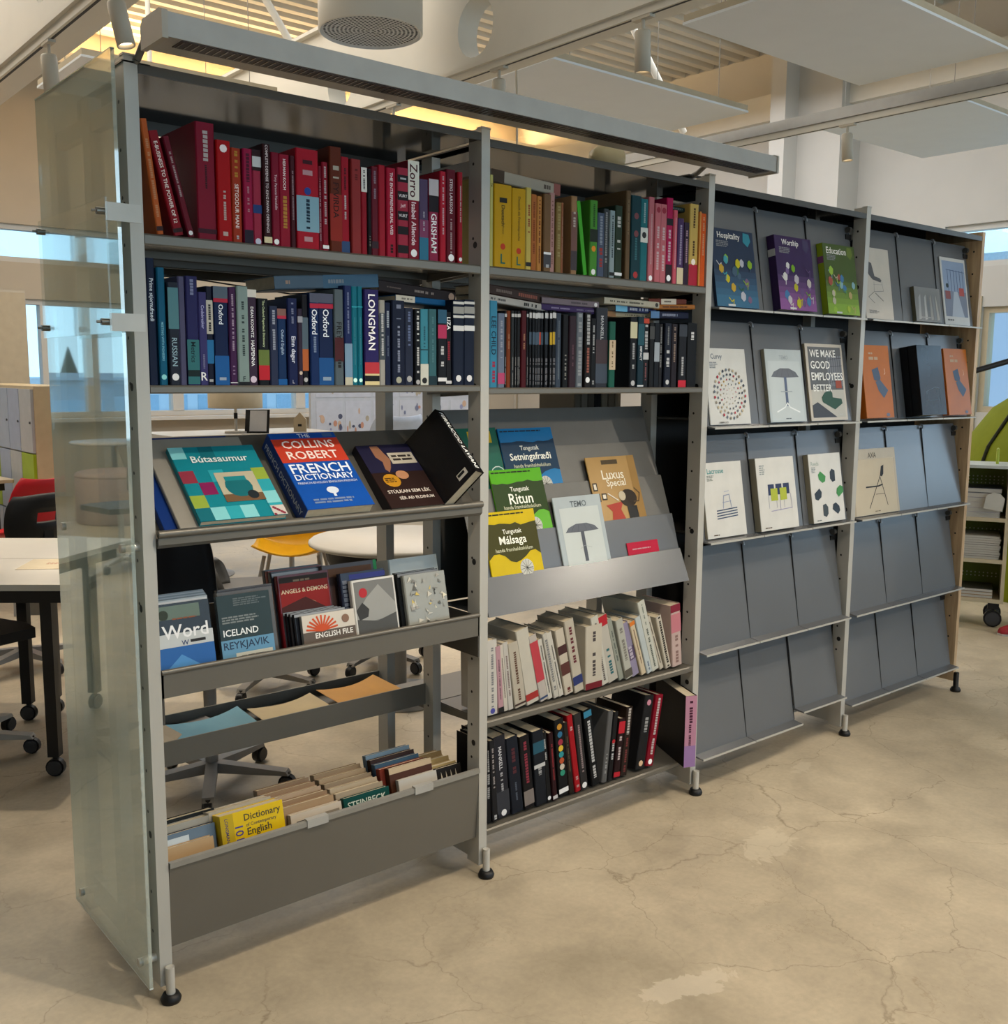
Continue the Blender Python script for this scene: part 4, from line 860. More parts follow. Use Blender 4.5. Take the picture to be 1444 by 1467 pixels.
lying('navy and sky-blue book lying in the middle of the tan pile', 1.48, .03, ZB+.2325, .19, .019, .14, '#27305c', ['b|.72|1|#5c98b8', 'd|.2|.66|.6|#c8d0e0'], 1, 0)
lying('white book with tan cover lying on top of the tan pile', 1.425, .025, ZB+.252, .235, .02, .16, '#b4b0a0', ['d|.3|.9|.35|#585448', 'e|.05|#333'], -3, 1)
lying('navy hardback lying at the bottom of the right-hand pile', 1.635, .025, ZB+.2175, .19, .022, .14, '#161d38', ['d|.3|.7|.5|#98a0b8', 'b|.78|1|#4a6c94'], 2, -1.5)
lying('orange-tan book lying in the middle of the right-hand pile', 1.645, .02, ZB+.245, .19, .015, .13, '#a0642c', ['d|.2|.8|.4|#4c2c14'], -2, -2.5)
lying('brick-red book with white label lying on the right-hand pile', 1.63, .03, ZB+.2605, .185, .018, .13, '#6c3428', ['b|.28|.68|#b8b0a0', 'd|.35|.6|.4|#504038'], 1, -2.5)
# big black book jutting out at the right end of the lowest row
mw = Matrix.Translation((1.72, -.055, .1365)) @ Matrix.Rotation(math.radians(-18), 4, 'Z')
r = thing('book', uniq('large black book with pink spine jutting out of the lowest row'), 'book', mw=Matrix.Translation((1.775, -.05, .1365)) @ Matrix.Rotation(math.radians(-24), 4, 'Z'), group='books in the lowest row')
book_parts(r, .042, .24, .25, '#0f0d10'); p = Print(.042, .25)
p.rect(0, 0, 1, 1, '#a8788c'); p.rect(0, 0, 1, .3, '#8a6c98'); p.dash(.3, .62, .7, .93, '#4c1c34', vert=True); p.dash(.3, .3, .6, .6, '#5c2c44', vert=True); p.build(r, 'spine_print')

# ------------------------------------------------------------------ sloping display of the first bay
AS = math.radians(49.5)
SLOPE = Matrix.Translation((0, .006, 1.0835)) @ Matrix.Rotation(-AS, 4, 'X')   # local z runs up the slope, local -y is its normal
def on_slope(name, label, x, w, t, h, col, s0=0.0, spine=None, lift=0.0, rz=0.0, rough=.35, cat='book'):
    mw = SLOPE @ Matrix.Translation((x, -t-lift, s0)) @ Matrix.Rotation(math.radians(rz), 4, 'Y')
    r = thing(name, uniq(label), cat, mw=mw, group='books on the sloping shelf'); flat_parts(r, w, t, h, col, spine, rough); return r
r = on_slope('book', 'navy hardback with lettered spine at the back of the sloping pile', .035, .25, .02, .302, '#14306c', spine='#16346f')
p = Print(.02, .302); m4 = MB()
r = on_slope('book', 'plain grey hardback lying between navy and turquoise books', .065, .245, .012, .285, '#8d877d', lift=.0205)
r = on_slope('book', 'turquoise patchwork quilting book on the sloping shelf', .108, .216, .016, .238, '#167b88', lift=.033)
p = Print(.216, .238); cs = {'a': '#2a98a4', 'b': '#7cc0c4', 'g': '#8ca03c', 'd': '#0f6470', 'p': '#7c1c50', 'r': '#883040', 'w': '#b8ac98'}
grid = ["a.....", "......", "r..vvg", ".pvvv.", "gavvva", "ab.bab"]
n = 6
for j, rw in enumerate(["b.d...", "......", "r.a..g", ".p...a", "g....b", "dbab.a"]):
    for i, ch in enumerate(rw):
        if ch in cs: p.rect(i/n, 1-(j+1)/n, (i+1)/n, 1-j/n, cs[ch])
p.rect(.38, .22, .84, .62, '#b0a890'); p.rect(.38, .22, .84, .32, '#6a5038'); p.ell(.6, .42, .034, .034, '#14646c'); p.rect(.47, .5, .72, .56, '#1c7c84'); p.ell(.72, .3, .014, .014, '#20282c')
p.rect(.84, .0, 1, .13, '#c0b8b0')
for q in range(8): p.ell(.86+.12*((q*37) % 10)/10, .01+.1*((q*53) % 10)/10, .004, .004, '#803040', 8)
p.text('Bútasaumur', .2, .73, .86, .9, '#d8e4e0'); p.build(r)
r = on_slope('book', 'thick blue and orange-red French dictionary on the sloping shelf', .374, .19, .058, .265, '#134a9c', spine='#153c84')
p = Print(.19, .265); p.rect(0, .60, 1, .92, '#b83a26'); p.text('THE', .42, .935, .6, .985, '#d8dce4'); p.rect(.8, .935, .95, .985, '#406090')
p.text('COLLINS', .12, .78, .9, .9, '#e6d8d0'); p.text('ROBERT', .12, .63, .88, .76, '#e6d8d0'); p.text('FRENCH', .06, .45, .94, .58, '#dde4ee'); p.text('DICTIONARY', .06, .36, .94, .445, '#dde4ee')
p.text('FRENCH-ENGLISH ENGLISH-FRENCH', .06, .31, .94, .345, '#b8c4dc'); p.ell(.5, .22, .017, .012, '#c8d0dc'); p.rect(.48, .14, .52, .2, '#c8d0dc'); p.dash(.15, .05, .85, .12, '#8ca4cc', rows=2); p.build(r)
# spine of the dictionary
q = MB(); vs, fs, tw, th = glyphs('FRENCH DICTIONARY')
k = min(.24/tw, .03/th); q.add([(-.0009, .029+(v[1]-th/2)*-k, .012+.24-(v[0])*k) for v in vs], fs, pm('#c8d0dc')); q.build('spine_print', r)
r = on_slope('book', 'dark brown novel with portrait cover and yellow sticker', .625, .168, .034, .232, '#2a1c1a', spine='#14121c')
p = Print(.168, .232); p.rect(0, .55, 1, 1, '#1c1a34'); p.poly([(.25, .98), (.4, .98), (.45, .85), (.5, .75), (.42, .62), (.35, .55), (.3, .6), (.33, .72), (.25, .8)], '#8c6048')
p.ell(.55, .5, .02, .016, '#a87858'); p.rect(.5, .68, .98, .86, '#b0a898'); p.dash(.55, .71, .93, .82, '#3c3430', rows=2); p.ell(.3, .42, .026, .024, '#b07c1c'); p.dash(.18, .38, .42, .46, '#5c3c10', rows=3)
p.text('STÚLKAN SEM LÉK', .1, .2, .9, .3, '#cfc6bc'); p.text('SÉR AÐ ELDINUM', .25, .1, .9, .19, '#cfc6bc'); p.build(r)
# black art book leaning against the post, spine up at the right
bw, bt, bh = .150, .036, .240
mw = SLOPE @ Matrix.Translation((.822, -.003, .0)) @ Matrix.Rotation(math.radians(-71), 4, 'Z') @ Matrix.Translation((0, -bt, 0))
r = thing('book', uniq('large black art book leaning up against the middle post'), 'book', mw=mw, group='books on the sloping shelf')
c = MB(); b_ = .002; c.prism([(0, 0), (bw, 0), (bw, bt), (0, bt), (0, bt-b_), (bw-b_, bt-b_), (bw-b_, b_), (0, b_)], 'z', 0, bh, mat('#0f1013', .25)); c.build('cover', r)
boxpart('pages', r, PAGES, .003, bw-b_, b_, bt-b_, .003, bh-.003)
q = MB(); vs, fs, tw, th = glyphs('FERRUCCIO LAVIANI'); k = min(.215/tw, .024/th)
q.add([(bw+.0006, bt/2+(v[1]-th/2)*k, .01+.22-v[0]*k) for v in vs], fs, pm('#e6e6e2')); q.build('spine_print', r)
p = Print(bw, bh); p.rect(.62, .06, .86, .14, '#b0aca4'); p.dash(.64, .07, .84, .13, '#202020', rows=1); p.build(r)

# ------------------------------------------------------------------ catalogues on the tilting flaps
def tilted(y0, z0, ang): return Matrix.Translation((0, y0, z0)) @ Matrix.Rotation(-math.radians(ang), 4, 'X')
def catalogue(label, zl, x, w, h, t, col, spine=None, name='catalogue', rough=.3, n_behind=0):
    mw = tilted(.0115, zl+.004, 9.4) @ Matrix.Translation((x, -t-.001, 0))
    r = thing(name, uniq(label), 'catalogue', mw=mw, group='catalogues on the display flaps'); flat_parts(r, w, t, h, col, spine, rough)
    return r, Print(w, h)
def chair_marks(p, seed, n, cols):
    rn = random.Random(seed)
    for k in range(n):
        u, v = rn.uniform(.12, .88), rn.uniform(.05, .62); s_ = rn.uniform(.010, .015); c = cols[k % len(cols)]
        if k % 3 == 2: p.line([(u-.06, v+.05), (u, v), (u+.05, v+.03), (u+.03, v-.06)], .0035, c)
        else: p.poly([(u, v+s_*1.3/p.h), (u+s_/p.w, v+s_*.5/p.h), (u+s_*.8/p.w, v-s_*.7/p.h), (u, v-s_*1.2/p.h), (u-s_/p.w, v-s_*.4/p.h), (u-s_*.8/p.w, v+s_*.8/p.h)], c)
z = 1.68
for lab, x, w, col, low, sp, title, cols, seed, tab, t in (
    ('dark blue catalogue with scattered chairs, leftmost on the top tier', 1.932, .228, '#26344a', '#34607c', '#1f2c40', 'Hospitality', ['#b4a818', '#3c5468', '#a8a8b0', '#7ca01c', '#6c5470', '#3c8c98', '#34603c', '#b0902c'], 3, '#b04828', .012),
    ('purple catalogue with scattered chairs in the middle of the top tier', 2.258, .222, '#36264c', '#7c4c84', '#2e1c44', 'Worship', ['#c8c4c0', '#5c4470', '#b0a8b0', '#a8a018', '#6c5480', '#b8b0a8', '#6c9c1c', '#3c6c98'], 8, '#a8a8a8', .032),
    ('green catalogue with scattered chairs, rightmost on the top tier', 2.565, .212, '#44542c', '#7c9c34', '#7c8c14', 'Education', ['#7ca0a8', '#8cac38', '#b0a890', '#3c6c98', '#98ac34', '#a89460', '#5c8c3c', '#984c3c'], 12, '#704068', .026)):
    r, p = catalogue(lab, z, x, w, .264, t, col, sp)
    for q, f in enumerate((.42, .34, .26, .18, .10)):
        a, c_ = lin(col), lin(low); k = (q+1)/5
        hx = '#%02x%02x%02x' % tuple(int(int(col[1+2*i:3+2*i], 16)*(1-k)+int(low[1+2*i:3+2*i], 16)*k) for i in range(3))
        p.rect(0, 0, 1, f+.05, hx)
    p.text(title, .1, .855, .72, .955, '#ddd8d0'); p.dash(.1, .76, .42, .845, '#a0a0a4', rows=4)
    p.poly([(.76, .98), (.9, .97), (.93, .88), (.85, .8), (.74, .86)], {'Hospitality': '#2c7c8c', 'Worship': '#3c3454', 'Education': '#5c6c2c'}[title])
    chair_marks(p, seed, 20, cols); p.rect(.25, .01, .42, .035, '#c0c0c0')
    p.build(r)
    tb = MB(); tb.box(-.0012, -.0006, .001, t-.001, .19, .215, pm(tab)); tb.build('spine_tab', r)
z = 1.285
r, p = catalogue('white catalogue with a ring of tiny chairs, second tier', z, 1.926, .222, .262, .006, '#b9b9b5')
p.text('Curvy', .1, .84, .46, .93, '#5c6470'); p.dash(.1, .73, .3, .82, '#9098a0', rows=4)
rn = random.Random(2)
for ring in range(5):
    n = 8+ring*5; R = .018+.0165*ring
    for k in range(n):
        a = 2*math.pi*k/n+ring*.2; s_ = .0016+.0008*ring
        p.ell(.53+R*math.cos(a)/p.w, .4+R*math.sin(a)/p.h, s_, s_*1.2, rn.choice(['#b09048', '#2c3444', '#9c3040', '#a89c84', '#5c6470', '#7c7468']), 6)
p.text('LAMMHULTS', .2, .015, .42, .04, '#505050'); p.build(r)
def lounge(p, cx, cv, s):
    p.poly([(cx-.38*s, cv), (cx-.3*s, cv+.07*s), (cx-.12*s, cv+.12*s), (cx+.12*s, cv+.12*s), (cx+.3*s, cv+.07*s), (cx+.38*s, cv), (cx, cv-.01)], '#585c64')
    for u in (-.2, -.08, .08, .2): p.line([(cx+u*s*.8, cv+.105*s), (cx+u*s*1.25, cv+.004)], .0008, '#3c4048')
r, p = catalogue('grey-white catalogue with mushroom-shaped table, second tier', z, 2.25, .222, .264, .016, '#a2aaac', '#8c8674')
p.text('TEMO', .38, .86, .62, .92, '#8c9498'); p.rect(.06, .0, .94, .84, '#aab2b4'); lounge(p, .5, .62, 1.0); p.rect(.46, .22, .53, .62, '#4c5870'); p.rect(.34, .41, .66, .425, '#8c9498')
p.line([(.2, .14), (.42, .2), (.5, .26), (.56, .2), (.82, .13)], .005, '#d0d4d4'); p.dash(.42, .03, .58, .05, '#6c7478'); p.build(r)
r, p = catalogue('white-bordered brochure with large white capitals, second tier', z, 2.512, .246, .292, .01, '#b4aca0', '#8c8270')
p.rect(.06, .04, .95, .96, '#55585c'); p.rect(.06, .04, .95, .4, '#a8a69e'); p.rect(.55, .45, .95, .85, '#6c7078')
for k in range(6): p.line([(.6+.06*k, .45), (.6+.06*k, .85)], .003, '#3c4048')
for k in range(4): p.line([(.58, .5+.1*k), (.95, .52+.1*k)], .002, '#3c4048')
p.rect(.74, .42, .9, .52, '#8c4030'); p.poly([(.06, .04), (.06, .2), (.2, .24), (.7, .04)], '#3c4048')
p.poly([(.32, .3), (.4, .36), (.55, .4), (.62, .36), (.62, .3), (.86, .28), (.88, .22), (.66, .14), (.34, .24)], '#28483c')
p.text('WE MAKE', .1, .82, .8, .93, '#dcdcd8'); p.text('GOOD', .1, .67, .62, .78, '#dcdcd8'); p.text('EMPLOYEES', .1, .52, .95, .63, '#dcdcd8'); p.text('BETTER', .12, .37, .62, .48, '#dcdcd8'); p.dash(.78, .06, .88, .08, '#ddd'); p.build(r)
z = .893
r, p = catalogue('white catalogue with stacked chair sketch, third tier', z, 1.926, .216, .262, .012, '#bcbab4', '#98907c')
p.text('Lacrosse', .1, .85, .55, .92, '#1c7878'); p.dash(.1, .75, .28, .83, '#909890', rows=4)
for k in range(4): p.line([(.28, .25+.035*k), (.8, .27+.035*k)], .004, '#3c4860')
p.line([(.45, .38), (.48, .55), (.62, .56), (.66, .39)], .003, '#8088a0'); p.line([(.44, .46), (.66, .47)], .002, '#8088a0'); p.line([(.5, .6), (.62, .61)], .002, '#9098b0'); p.dash(.15, .02, .35, .045, '#6c5c48'); p.build(r)
r, p = catalogue('white catalogue with navy and lime chairs, third tier', z, 2.206, .230, .264, .028, '#bcbab4', '#8c8470')
p.dash(.08, .76, .22, .9, '#a0a8a8', rows=5)
for k, u in enumerate((.26, .46, .66)):
    p.rect(u, .48, u+.16, .63, '#2a3350'); p.line([(u, .48), (u, .3)], .002, '#7c8090')
for u in (.32, .56): p.rect(u, .4, u+.18, .57, '#98a034')
p.line([(.3, .26), (.86, .28)], .003, '#8c88a0'); p.line([(.86, .28), (.84, .48)], .002, '#8c88a0'); p.line([(.55, .26), (.55, .4)], .002, '#8c88a0'); p.dash(.1, .02, .28, .045, '#6c5c48'); p.build(r)
r, p = catalogue('white catalogue with six chair seats in a ring, third tier', z, 2.54, .214, .264, .024, '#bcbab4', '#8c8470')
p.text('Reeds', .06, .83, .3, .89, '#8c9890'); p.dash(.06, .72, .2, .81, '#a0a8a8', rows=4)
for k in range(6):
    a = math.radians(62+60*k); cx_, cz_ = .55+.075*math.cos(a)/p.w, .42+.075*math.sin(a)/p.h
    col = '#2a333c' if k % 2 == 0 else ('#3c7c44' if k != 3 else '#3c4448')
    ca_, sa_ = math.cos(a+.5), math.sin(a+.5); pts = []
    for dx, dz in ((-.022, -.014), (-.026, .006), (-.012, .02), (.014, .018), (.026, .004), (.018, -.016)): pts.append((cx_+(dx*ca_-dz*sa_)/p.w, cz_+(dx*sa_+dz*ca_)/p.h))
    p.poly(pts, col)
p.dash(.1, .02, .25, .04, '#505c58'); p.build(r)
# fourth bay
z = 1.68
r, p = catalogue('white product sheet with side view of a grey chair', z, 2.862, .205, .283, .004, '#b3aca2', name='brochure')
p.poly([(.14, .82), (.34, .78), (.42, .6), (.6, .58), (.66, .55), (.62, .52), (.34, .55), (.2, .62)], '#4c4c4e')
p.line([(.38, .52), (.36, .38), (.7, .40), (.66, .53)], .0022, '#787878'); p.line([(.36, .38), (.14, .3), (.34, .22)], .0022, '#606060'); p.line([(.4, .36), (.66, .26)], .003, '#505050'); p.line([(.36, .48), (.68, .49)], .0015, '#888')
p.dash(.12, .07, .5, .12, '#908c88', rows=3); p.build(r)
r, p = catalogue('small silvery booklet with misty grey cover', z, 3.222, .21, .144, .018, '#77797a', '#54503f', name='booklet', rough=.15)
for k in range(7): p.poly([(.1+.12*k, .05), (.2+.12*k, .08), (.22+.1*k, .8), (.14+.11*k, .7)], ['#8a8c8c', '#6c6e70', '#9a9a98', '#606468', '#868480', '#74787c', '#94928c'][k])
p.dash(.2, .08, .7, .14, '#b0b0b0'); p.build(r)
r, p = catalogue('white-edged flyer with photo of a blue office interior', z, 3.488, .222, .292, .005, '#b5b5b3', name='flyer', rough=.15)
p.rect(.06, .12, .95, .95, '#7c8ca4'); p.rect(.06, .12, .95, .5, '#6c7484'); p.poly([(.3, .12), (.45, .5), (.6, .5), (.8, .12)], '#98a0ac')
for k in range(6): p.line([(.25+.12*k, .5), (.25+.12*k, .82)], .004, '#3c4c68')
p.line([(.2, .82), (.92, .8)], .003, '#4c5c78'); p.rect(.1, .38, .3, .5, '#7c4848'); p.rect(.66, .44, .86, .56, '#984844'); p.ell(.2, .58, .012, .01, '#243030'); p.dash(.1, .04, .4, .08, '#808080'); p.build(r)
z = 1.285
def orange(label, x, w):
    r, p = catalogue(label, z, x, w, .292, .03, '#a35a14', '#9a4d0a', rough=.3)
    p.dash(.25, .86, .45, .9, '#d8b894'); p.dash(.25, .77, .68, .84, '#d8b894')
    p.poly([(.32, .66), (.55, .7), (.62, .55), (.56, .5), (.38, .52)], '#44546a'); p.poly([(.42, .5), (.6, .52), (.86, .38), (.68, .27), (.5, .38)], '#4c5c72'); p.line([(.78, .68), (.8, .62), (.76, .6)], .003, '#d0b090')
    p.ell(.78, .04, .014, .007, '#6c7080'); p.build(r)
orange('orange catalogue with blue folding chair beside the post, second tier', 2.862, .205)
orange('orange catalogue with blue folding chair next to wooden end board', 3.524, .205)
r, p = catalogue('thick glossy black catalogue with faint chair outline, second tier', z, 3.21, .205, .292, .075, '#1d242c', '#0c0d10', rough=.12)
p.line([(.15, .12), (.25, .34), (.62, .4), (.72, .2)], .002, '#5c6c78'); p.line([(.25, .34), (.3, .2)], .002, '#5c6c78'); p.line([(.62, .4), (.78, .38), (.8, .12)], .002, '#5c6c78'); p.line([(.2, .2), (.7, .22)], .0015, '#4c5c68'); p.build(r)
r, p = catalogue('beige catalogue with black folding chair silhouette, third tier', .893, 2.848, .35, .27, .006, '#a29680', rough=.25)
p.rect(.05, .0, .95, .84, '#aea28c'); p.text('AXA', .35, .86, .62, .94, '#4c4438')
p.poly([(.62, .58), (.66, .72), (.72, .74), (.70, .6), (.66, .56)], '#1c1c1c'); p.line([(.64, .6), (.34, .1)], .004, '#1c1c1c'); p.line([(.62, .56), (.74, .12)], .004, '#1c1c1c'); p.line([(.3, .42), (.56, .42), (.66, .44)], .006, '#1c1c1c'); p.line([(.5, .3), (.68, .3)], .002, '#2c2c2c'); p.dash(.45, .03, .6, .05, '#6c6450'); p.build(r)

# ------------------------------------------------------------------ booklets in the stepped rack
def rackbook(label, k, x, w, s0, h, t, col, spine=None):
    (ty, tz), (by, bz) = RK[k]; ang = math.degrees(math.atan2(ty-by, tz-bz))
    mw = tilted(by, bz, ang) @ Matrix.Translation((x, -t-.0012, s0))
    r = thing('booklet', uniq(label), 'booklet', mw=mw, group='booklets in the stepped rack'); flat_parts(r, w, t, h, col, spine, .25); return r, Print(w, h)
def tungutak(label, k, x, s0, base, dark, title, w=.205, h=.205):
    r, p = rackbook(label, k, x, w, s0, h, .006, base); rn = random.Random(k)
    top = [(0, .84)]+[(u/10, .80+rn.uniform(-.02, .04)) for u in range(11)]+[(1, .84)]
    p.poly([(0, .34)]+[(u/10, .30+.08*math.sin(u*.9)+rn.uniform(-.02, .02)) for u in range(11)]+[(1, .34), (1, .8)]+[(u/10, .80+rn.uniform(-.025, .03)) for u in range(10, -1, -1)]+[(0, .8)], dark)
    p.text('Tungutak', .3, .64, .72, .73, '#d8d8cc'); p.text(title, .12, .47, .88, .63, '#e4e4d8'); p.text('handa framhaldsskólum', .12, .40, .88, .455, '#b8b89c')
    p.dash(.03, .93, .95, .965, dark)
    p.ell(.68, .13, .026, .026, '#b0b0a8')
    for q in range(12): a = q*.55; p.line([(.68, .13), (.68+.024*math.cos(a)/p.w, .13+.024*math.sin(a)/p.h)], .0012, '#3c3c38')
    p.build(r); return r
r, p = rackbook('dark green booklet with yellow block, half behind the post', 1, .985, .16, .0, .215, .006, '#1d5a4c')
p.rect(.3, .78, .85, .95, '#b89c1c'); p.ell(.85, .3, .03, .03, '#b8c8c0'); p.ell(.85, .3, .027, .027, '#1d5a4c'); p.build(r)
tungutak('blue grammar booklet on the highest rack step', 1, 1.152, .0, '#1c6ca0', '#18344c', 'Setningafræði', .22, .21)
tungutak('bright green grammar booklet in the middle rack step', 2, 1.075, .0, '#4f9a1c', '#2a3c1a', 'Ritun')
tungutak('yellow grammar booklet on the lowest rack step', 3, 1.005, .0, '#b8a010', '#3c3a14', 'Málsaga', .20, .20)
r, p = rackbook('tan brochure with red armchair illustration in the rack', 2, 1.48, .225, .0, .225, .005, '#9a7a48')
p.rect(.85, 0, 1, 1, '#8c6c3c'); p.text('Luxus', .25, .66, .72, .8, '#d8d0bc'); p.text('Special', .2, .52, .84, .66, '#d8d0bc'); p.dash(.3, .84, .7, .95, '#5c4c34')
p.poly([(.22, .28), (.58, .32), (.5, .2), (.56, .06), (.28, .04), (.32, .18)], '#98382c')
for (u0, v0, u1, v1) in ((.03, .5, .12, .62), (.03, .34, .14, .46), (.17, .36, .27, .46)): p.rect(u0, v0, u1, v1, '#3c342c'); p.rect(u0+.02, v0+.02, u1-.02, v1-.02, '#c8c0b0')
p.ell(.7, .36, .04, .03, '#2c241c'); p.ell(.58, .4, .016, .016, '#b0a48c'); p.line([(.86, .5), (.95, .42), (.9, .3), (.8, .3)], .004, '#4c3c28'); p.rect(.64, .06, .84, .24, '#242424'); p.line([(.3, .45), (.48, .34)], .004, '#c8c0b0'); p.build(r)
r, p = rackbook('grey-white brochure with mushroom-shaped table in the rack', 3, 1.288, .205, .0, .225, .006, '#9aa3a6')
p.rect(.1, 0, .92, .84, '#aeb4b2'); p.text('TEMO', .34, .84, .68, .94, '#4c5458'); lounge(p, .5, .5, .92); p.rect(.46, .08, .53, .5, '#4a4e56'); p.line([(.4, .26), (.5, .3), (.64, .26)], .001, '#8c9090'); p.build(r)
r, p = rackbook('red leaflet peeking over the front lip of the rack', 3, 1.578, .148, .0, .055, .003, '#a01c34')
p.dash(.15, .5, .8, .62, '#d8a0a8'); p.build(r)

# ------------------------------------------------------------------ discs and cassettes in the media trough
TROUGH = lambda y, ang=12: tilted(y, .737, ang)
def case(name, label, x, w, h, t, y, col, ang=12, s0=0.0, lid=False):
    mw = TROUGH(y, ang) @ Matrix.Translation((x, -t, s0)); r = thing(name, uniq(label), 'disc case', mw=mw, group='cases in the media trough')
    b = MB(); e = .003; b.prism([(e, 0), (w-e, 0), (w, e), (w, t), (0, t), (0, e)], 'z', 0, h, mat(col, .2)); b.build('case', r)
    if lid: boxpart('clear_sleeve', r, GL_CASE, .001, w-.001, -.0028, -.0022, .002, h-.002)
    return r, Print(w, h)
r, p = case('disc_case', 'software disc case with blue swirl and white bold lettering', .030, .135, .185, .014, .05, '#202428')
p.rect(0, 0, 1, .5, '#2c5c98'); p.poly([(0, .1), (.4, .35), (1, .05), (1, .0), (0, 0)], '#4c84b8'); p.rect(.0, .45, 1, .62, '#b0b4b4'); p.text('Word', .1, .5, .92, .78, '#d8d8d8'); p.rect(.0, .8, .8, .97, '#5c6c64'); p.ell(.15, .86, .012, .012, '#303830'); p.text('W', .42, .44, .55, .54, '#20305c'); p.dash(.58, .46, .95, .52, '#303030'); p.dash(.3, .78, .85, .81, '#a06040'); p.build(r)
r, p = case('disc_case', 'travel film case with pale blue lower band', .182, .137, .186, .014, .05, '#2c383c')
p.rect(0, 0, 1, 1, '#2b3a3e'); p.rect(0, .15, 1, .42, '#5c88a4'); p.text('ICELAND', .06, .45, .72, .57, '#dadcdc'); p.text('REYKJAVIK', .04, .26, .9, .40, '#28384c'); p.dash(.06, .62, .8, .72, '#909898', rows=3); p.rect(.25, .1, .95, .24, '#b4b4a8'); p.dash(.35, .13, .85, .2, '#484840', rows=2); p.dash(.3, .84, .95, .95, '#6c787c', rows=4); p.build(r)
for k in range(6):
    rr_, p = case('disc_case', f'thin silver-edged disc case, {ORD[k]} behind the software case', .02+.004*k, .15, .19, .011, .066+.014*k, ['#8c9498', '#6c767c', '#9aa2a8', '#7c868c', '#a0a6aa', '#858d92'][k], lid=False); p.rect(.02, .9, .98, .98, '#b0b4b8'); p.build(rr_)
for k in range(3):
    rr_, p = case('disc_case', f'grey-brown disc case, {ORD[k]} behind the travel film', .19+.008*k, .15, .19, .012, .067+.016*k, ['#4c4844', '#3c3430', '#5c524a'][k]); p.dash(.05, .9, .9, .96, '#8c7c6c'); p.build(rr_)
r, p = case('video_case', 'red thriller film case with gold lettering behind the small audio cases', .368, .152, .205, .014, .10, '#5c1418')
p.rect(.04, .05, .96, .97, '#7a1a18'); p.rect(.04, .9, .96, .97, '#28201c'); p.text('ANGELS & DEMONS', .06, .72, .94, .86, '#c8b89c'); p.ell(.6, .55, .02, .02, '#a88c6c'); p.poly([(.04, .05), (.04, .6), (.5, .7), (.96, .5), (.96, .05)], '#3c1814'); p.dash(.3, .89, .7, .93, '#a08c74'); p.build(r)
for k in range(3):
    rr_, p = case('video_case', f'film case, {ORD[k]} behind the red thriller', .362, .16, .213, .014, .118+.017*k, ['#2c2c30', '#6c2420', '#3c4044'][k], lid=False); p.rect(.02, .93, .98, .98, '#a0a4a8'); p.build(rr_)
r, p = case('audio_case', 'white audio disc case with orange sunburst', .398, .152, .108, .012, .045, '#b8b0a4')
p.rect(0, 0, 1, .6, '#5a5048'); p.rect(0, .6, 1, 1, '#c0b8ac')
for k in range(11): a = math.radians(10+16*k); p.line([(.36, .6), (.36+.045*math.cos(a)/p.w, .6+.038*math.sin(a)/p.h)], .005, '#b84a28')
p.text('ENGLISH FILE', .22, .42, .94, .57, '#e4e0d8'); p.ell(.82, .8, .011, .011, '#7c6050'); p.build(r)
for k in range(5):
    rr_, p = case('audio_case', f'dark audio disc case, {ORD[k]} behind the sunburst case', .385-.004*k, .15, .112, .009, .058+.0115*k, ['#1c1c20', '#2c2a2c', '#141418', '#38383c', '#4c4848'][k], lid=False); p.rect(.01, .93, .99, .99, '#8c9094'); p.build(rr_)
r, p = case('video_case', 'film case with grey hillside photo and red dot', .552, .136, .178, .016, .05, '#c0bcb4')
p.rect(.05, .03, .95, .97, '#6c6c6a'); p.poly([(.05, .5), (.3, .72), (.6, .9), (.95, .6), (.95, .4), (.05, .35)], '#8c8c88'); p.poly([(.05, .03), (.05, .42), (.5, .36), (.95, .45), (.95, .03)], '#4a4a48'); p.poly([(.05, .55), (.2, .66), (.34, .55), (.3, .44), (.1, .4)], '#343434'); p.ell(.24, .8, .013, .013, '#a02830'); p.dash(.62, .08, .8, .12, '#c8c8c8'); p.build(r)
r, p = case('video_case', 'dark film case with white letters behind the hillside photo', .535, .14, .195, .016, .075, '#1a1e30'); p.dash(.02, .3, .16, .9, '#7c8494', vert=True); p.rect(.2, .9, 1, .97, '#28306c'); p.build(r)
r, p = case('video_case', 'brown film case with green edge behind the dark one', .50, .17, .215, .016, .105, '#3c2c28', lid=False); p.rect(.94, .4, 1, 1, '#2c8c54'); p.rect(.05, .85, .9, .95, '#60402c'); p.build(r)
r, p = case('game_case', 'glossy foil-covered case with painted silver and gold glints', .718, .14, .172, .014, .05, '#8c8c84', lid=False)
rn = random.Random(9)  # random triangles paint the foil's glints into the print
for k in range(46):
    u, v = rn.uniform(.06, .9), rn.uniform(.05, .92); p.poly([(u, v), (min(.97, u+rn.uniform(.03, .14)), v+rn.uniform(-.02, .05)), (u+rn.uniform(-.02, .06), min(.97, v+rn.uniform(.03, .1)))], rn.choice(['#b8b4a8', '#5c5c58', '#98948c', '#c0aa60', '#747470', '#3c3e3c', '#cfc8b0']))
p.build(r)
r, p = case('video_case', 'clear empty plastic box standing behind the foil case', .70, .165, .20, .07, .145, '#9aa09e', lid=False)
for k in range(2):
    rr_, p = case('game_case', f'dark case, {ORD[k]} behind the foil-covered case', .708, .14, .176, .012, .065+.0145*k, ['#16181a', '#2c3030'][k], lid=False); p.rect(.02, .94, .98, .99, '#707478'); p.build(rr_)

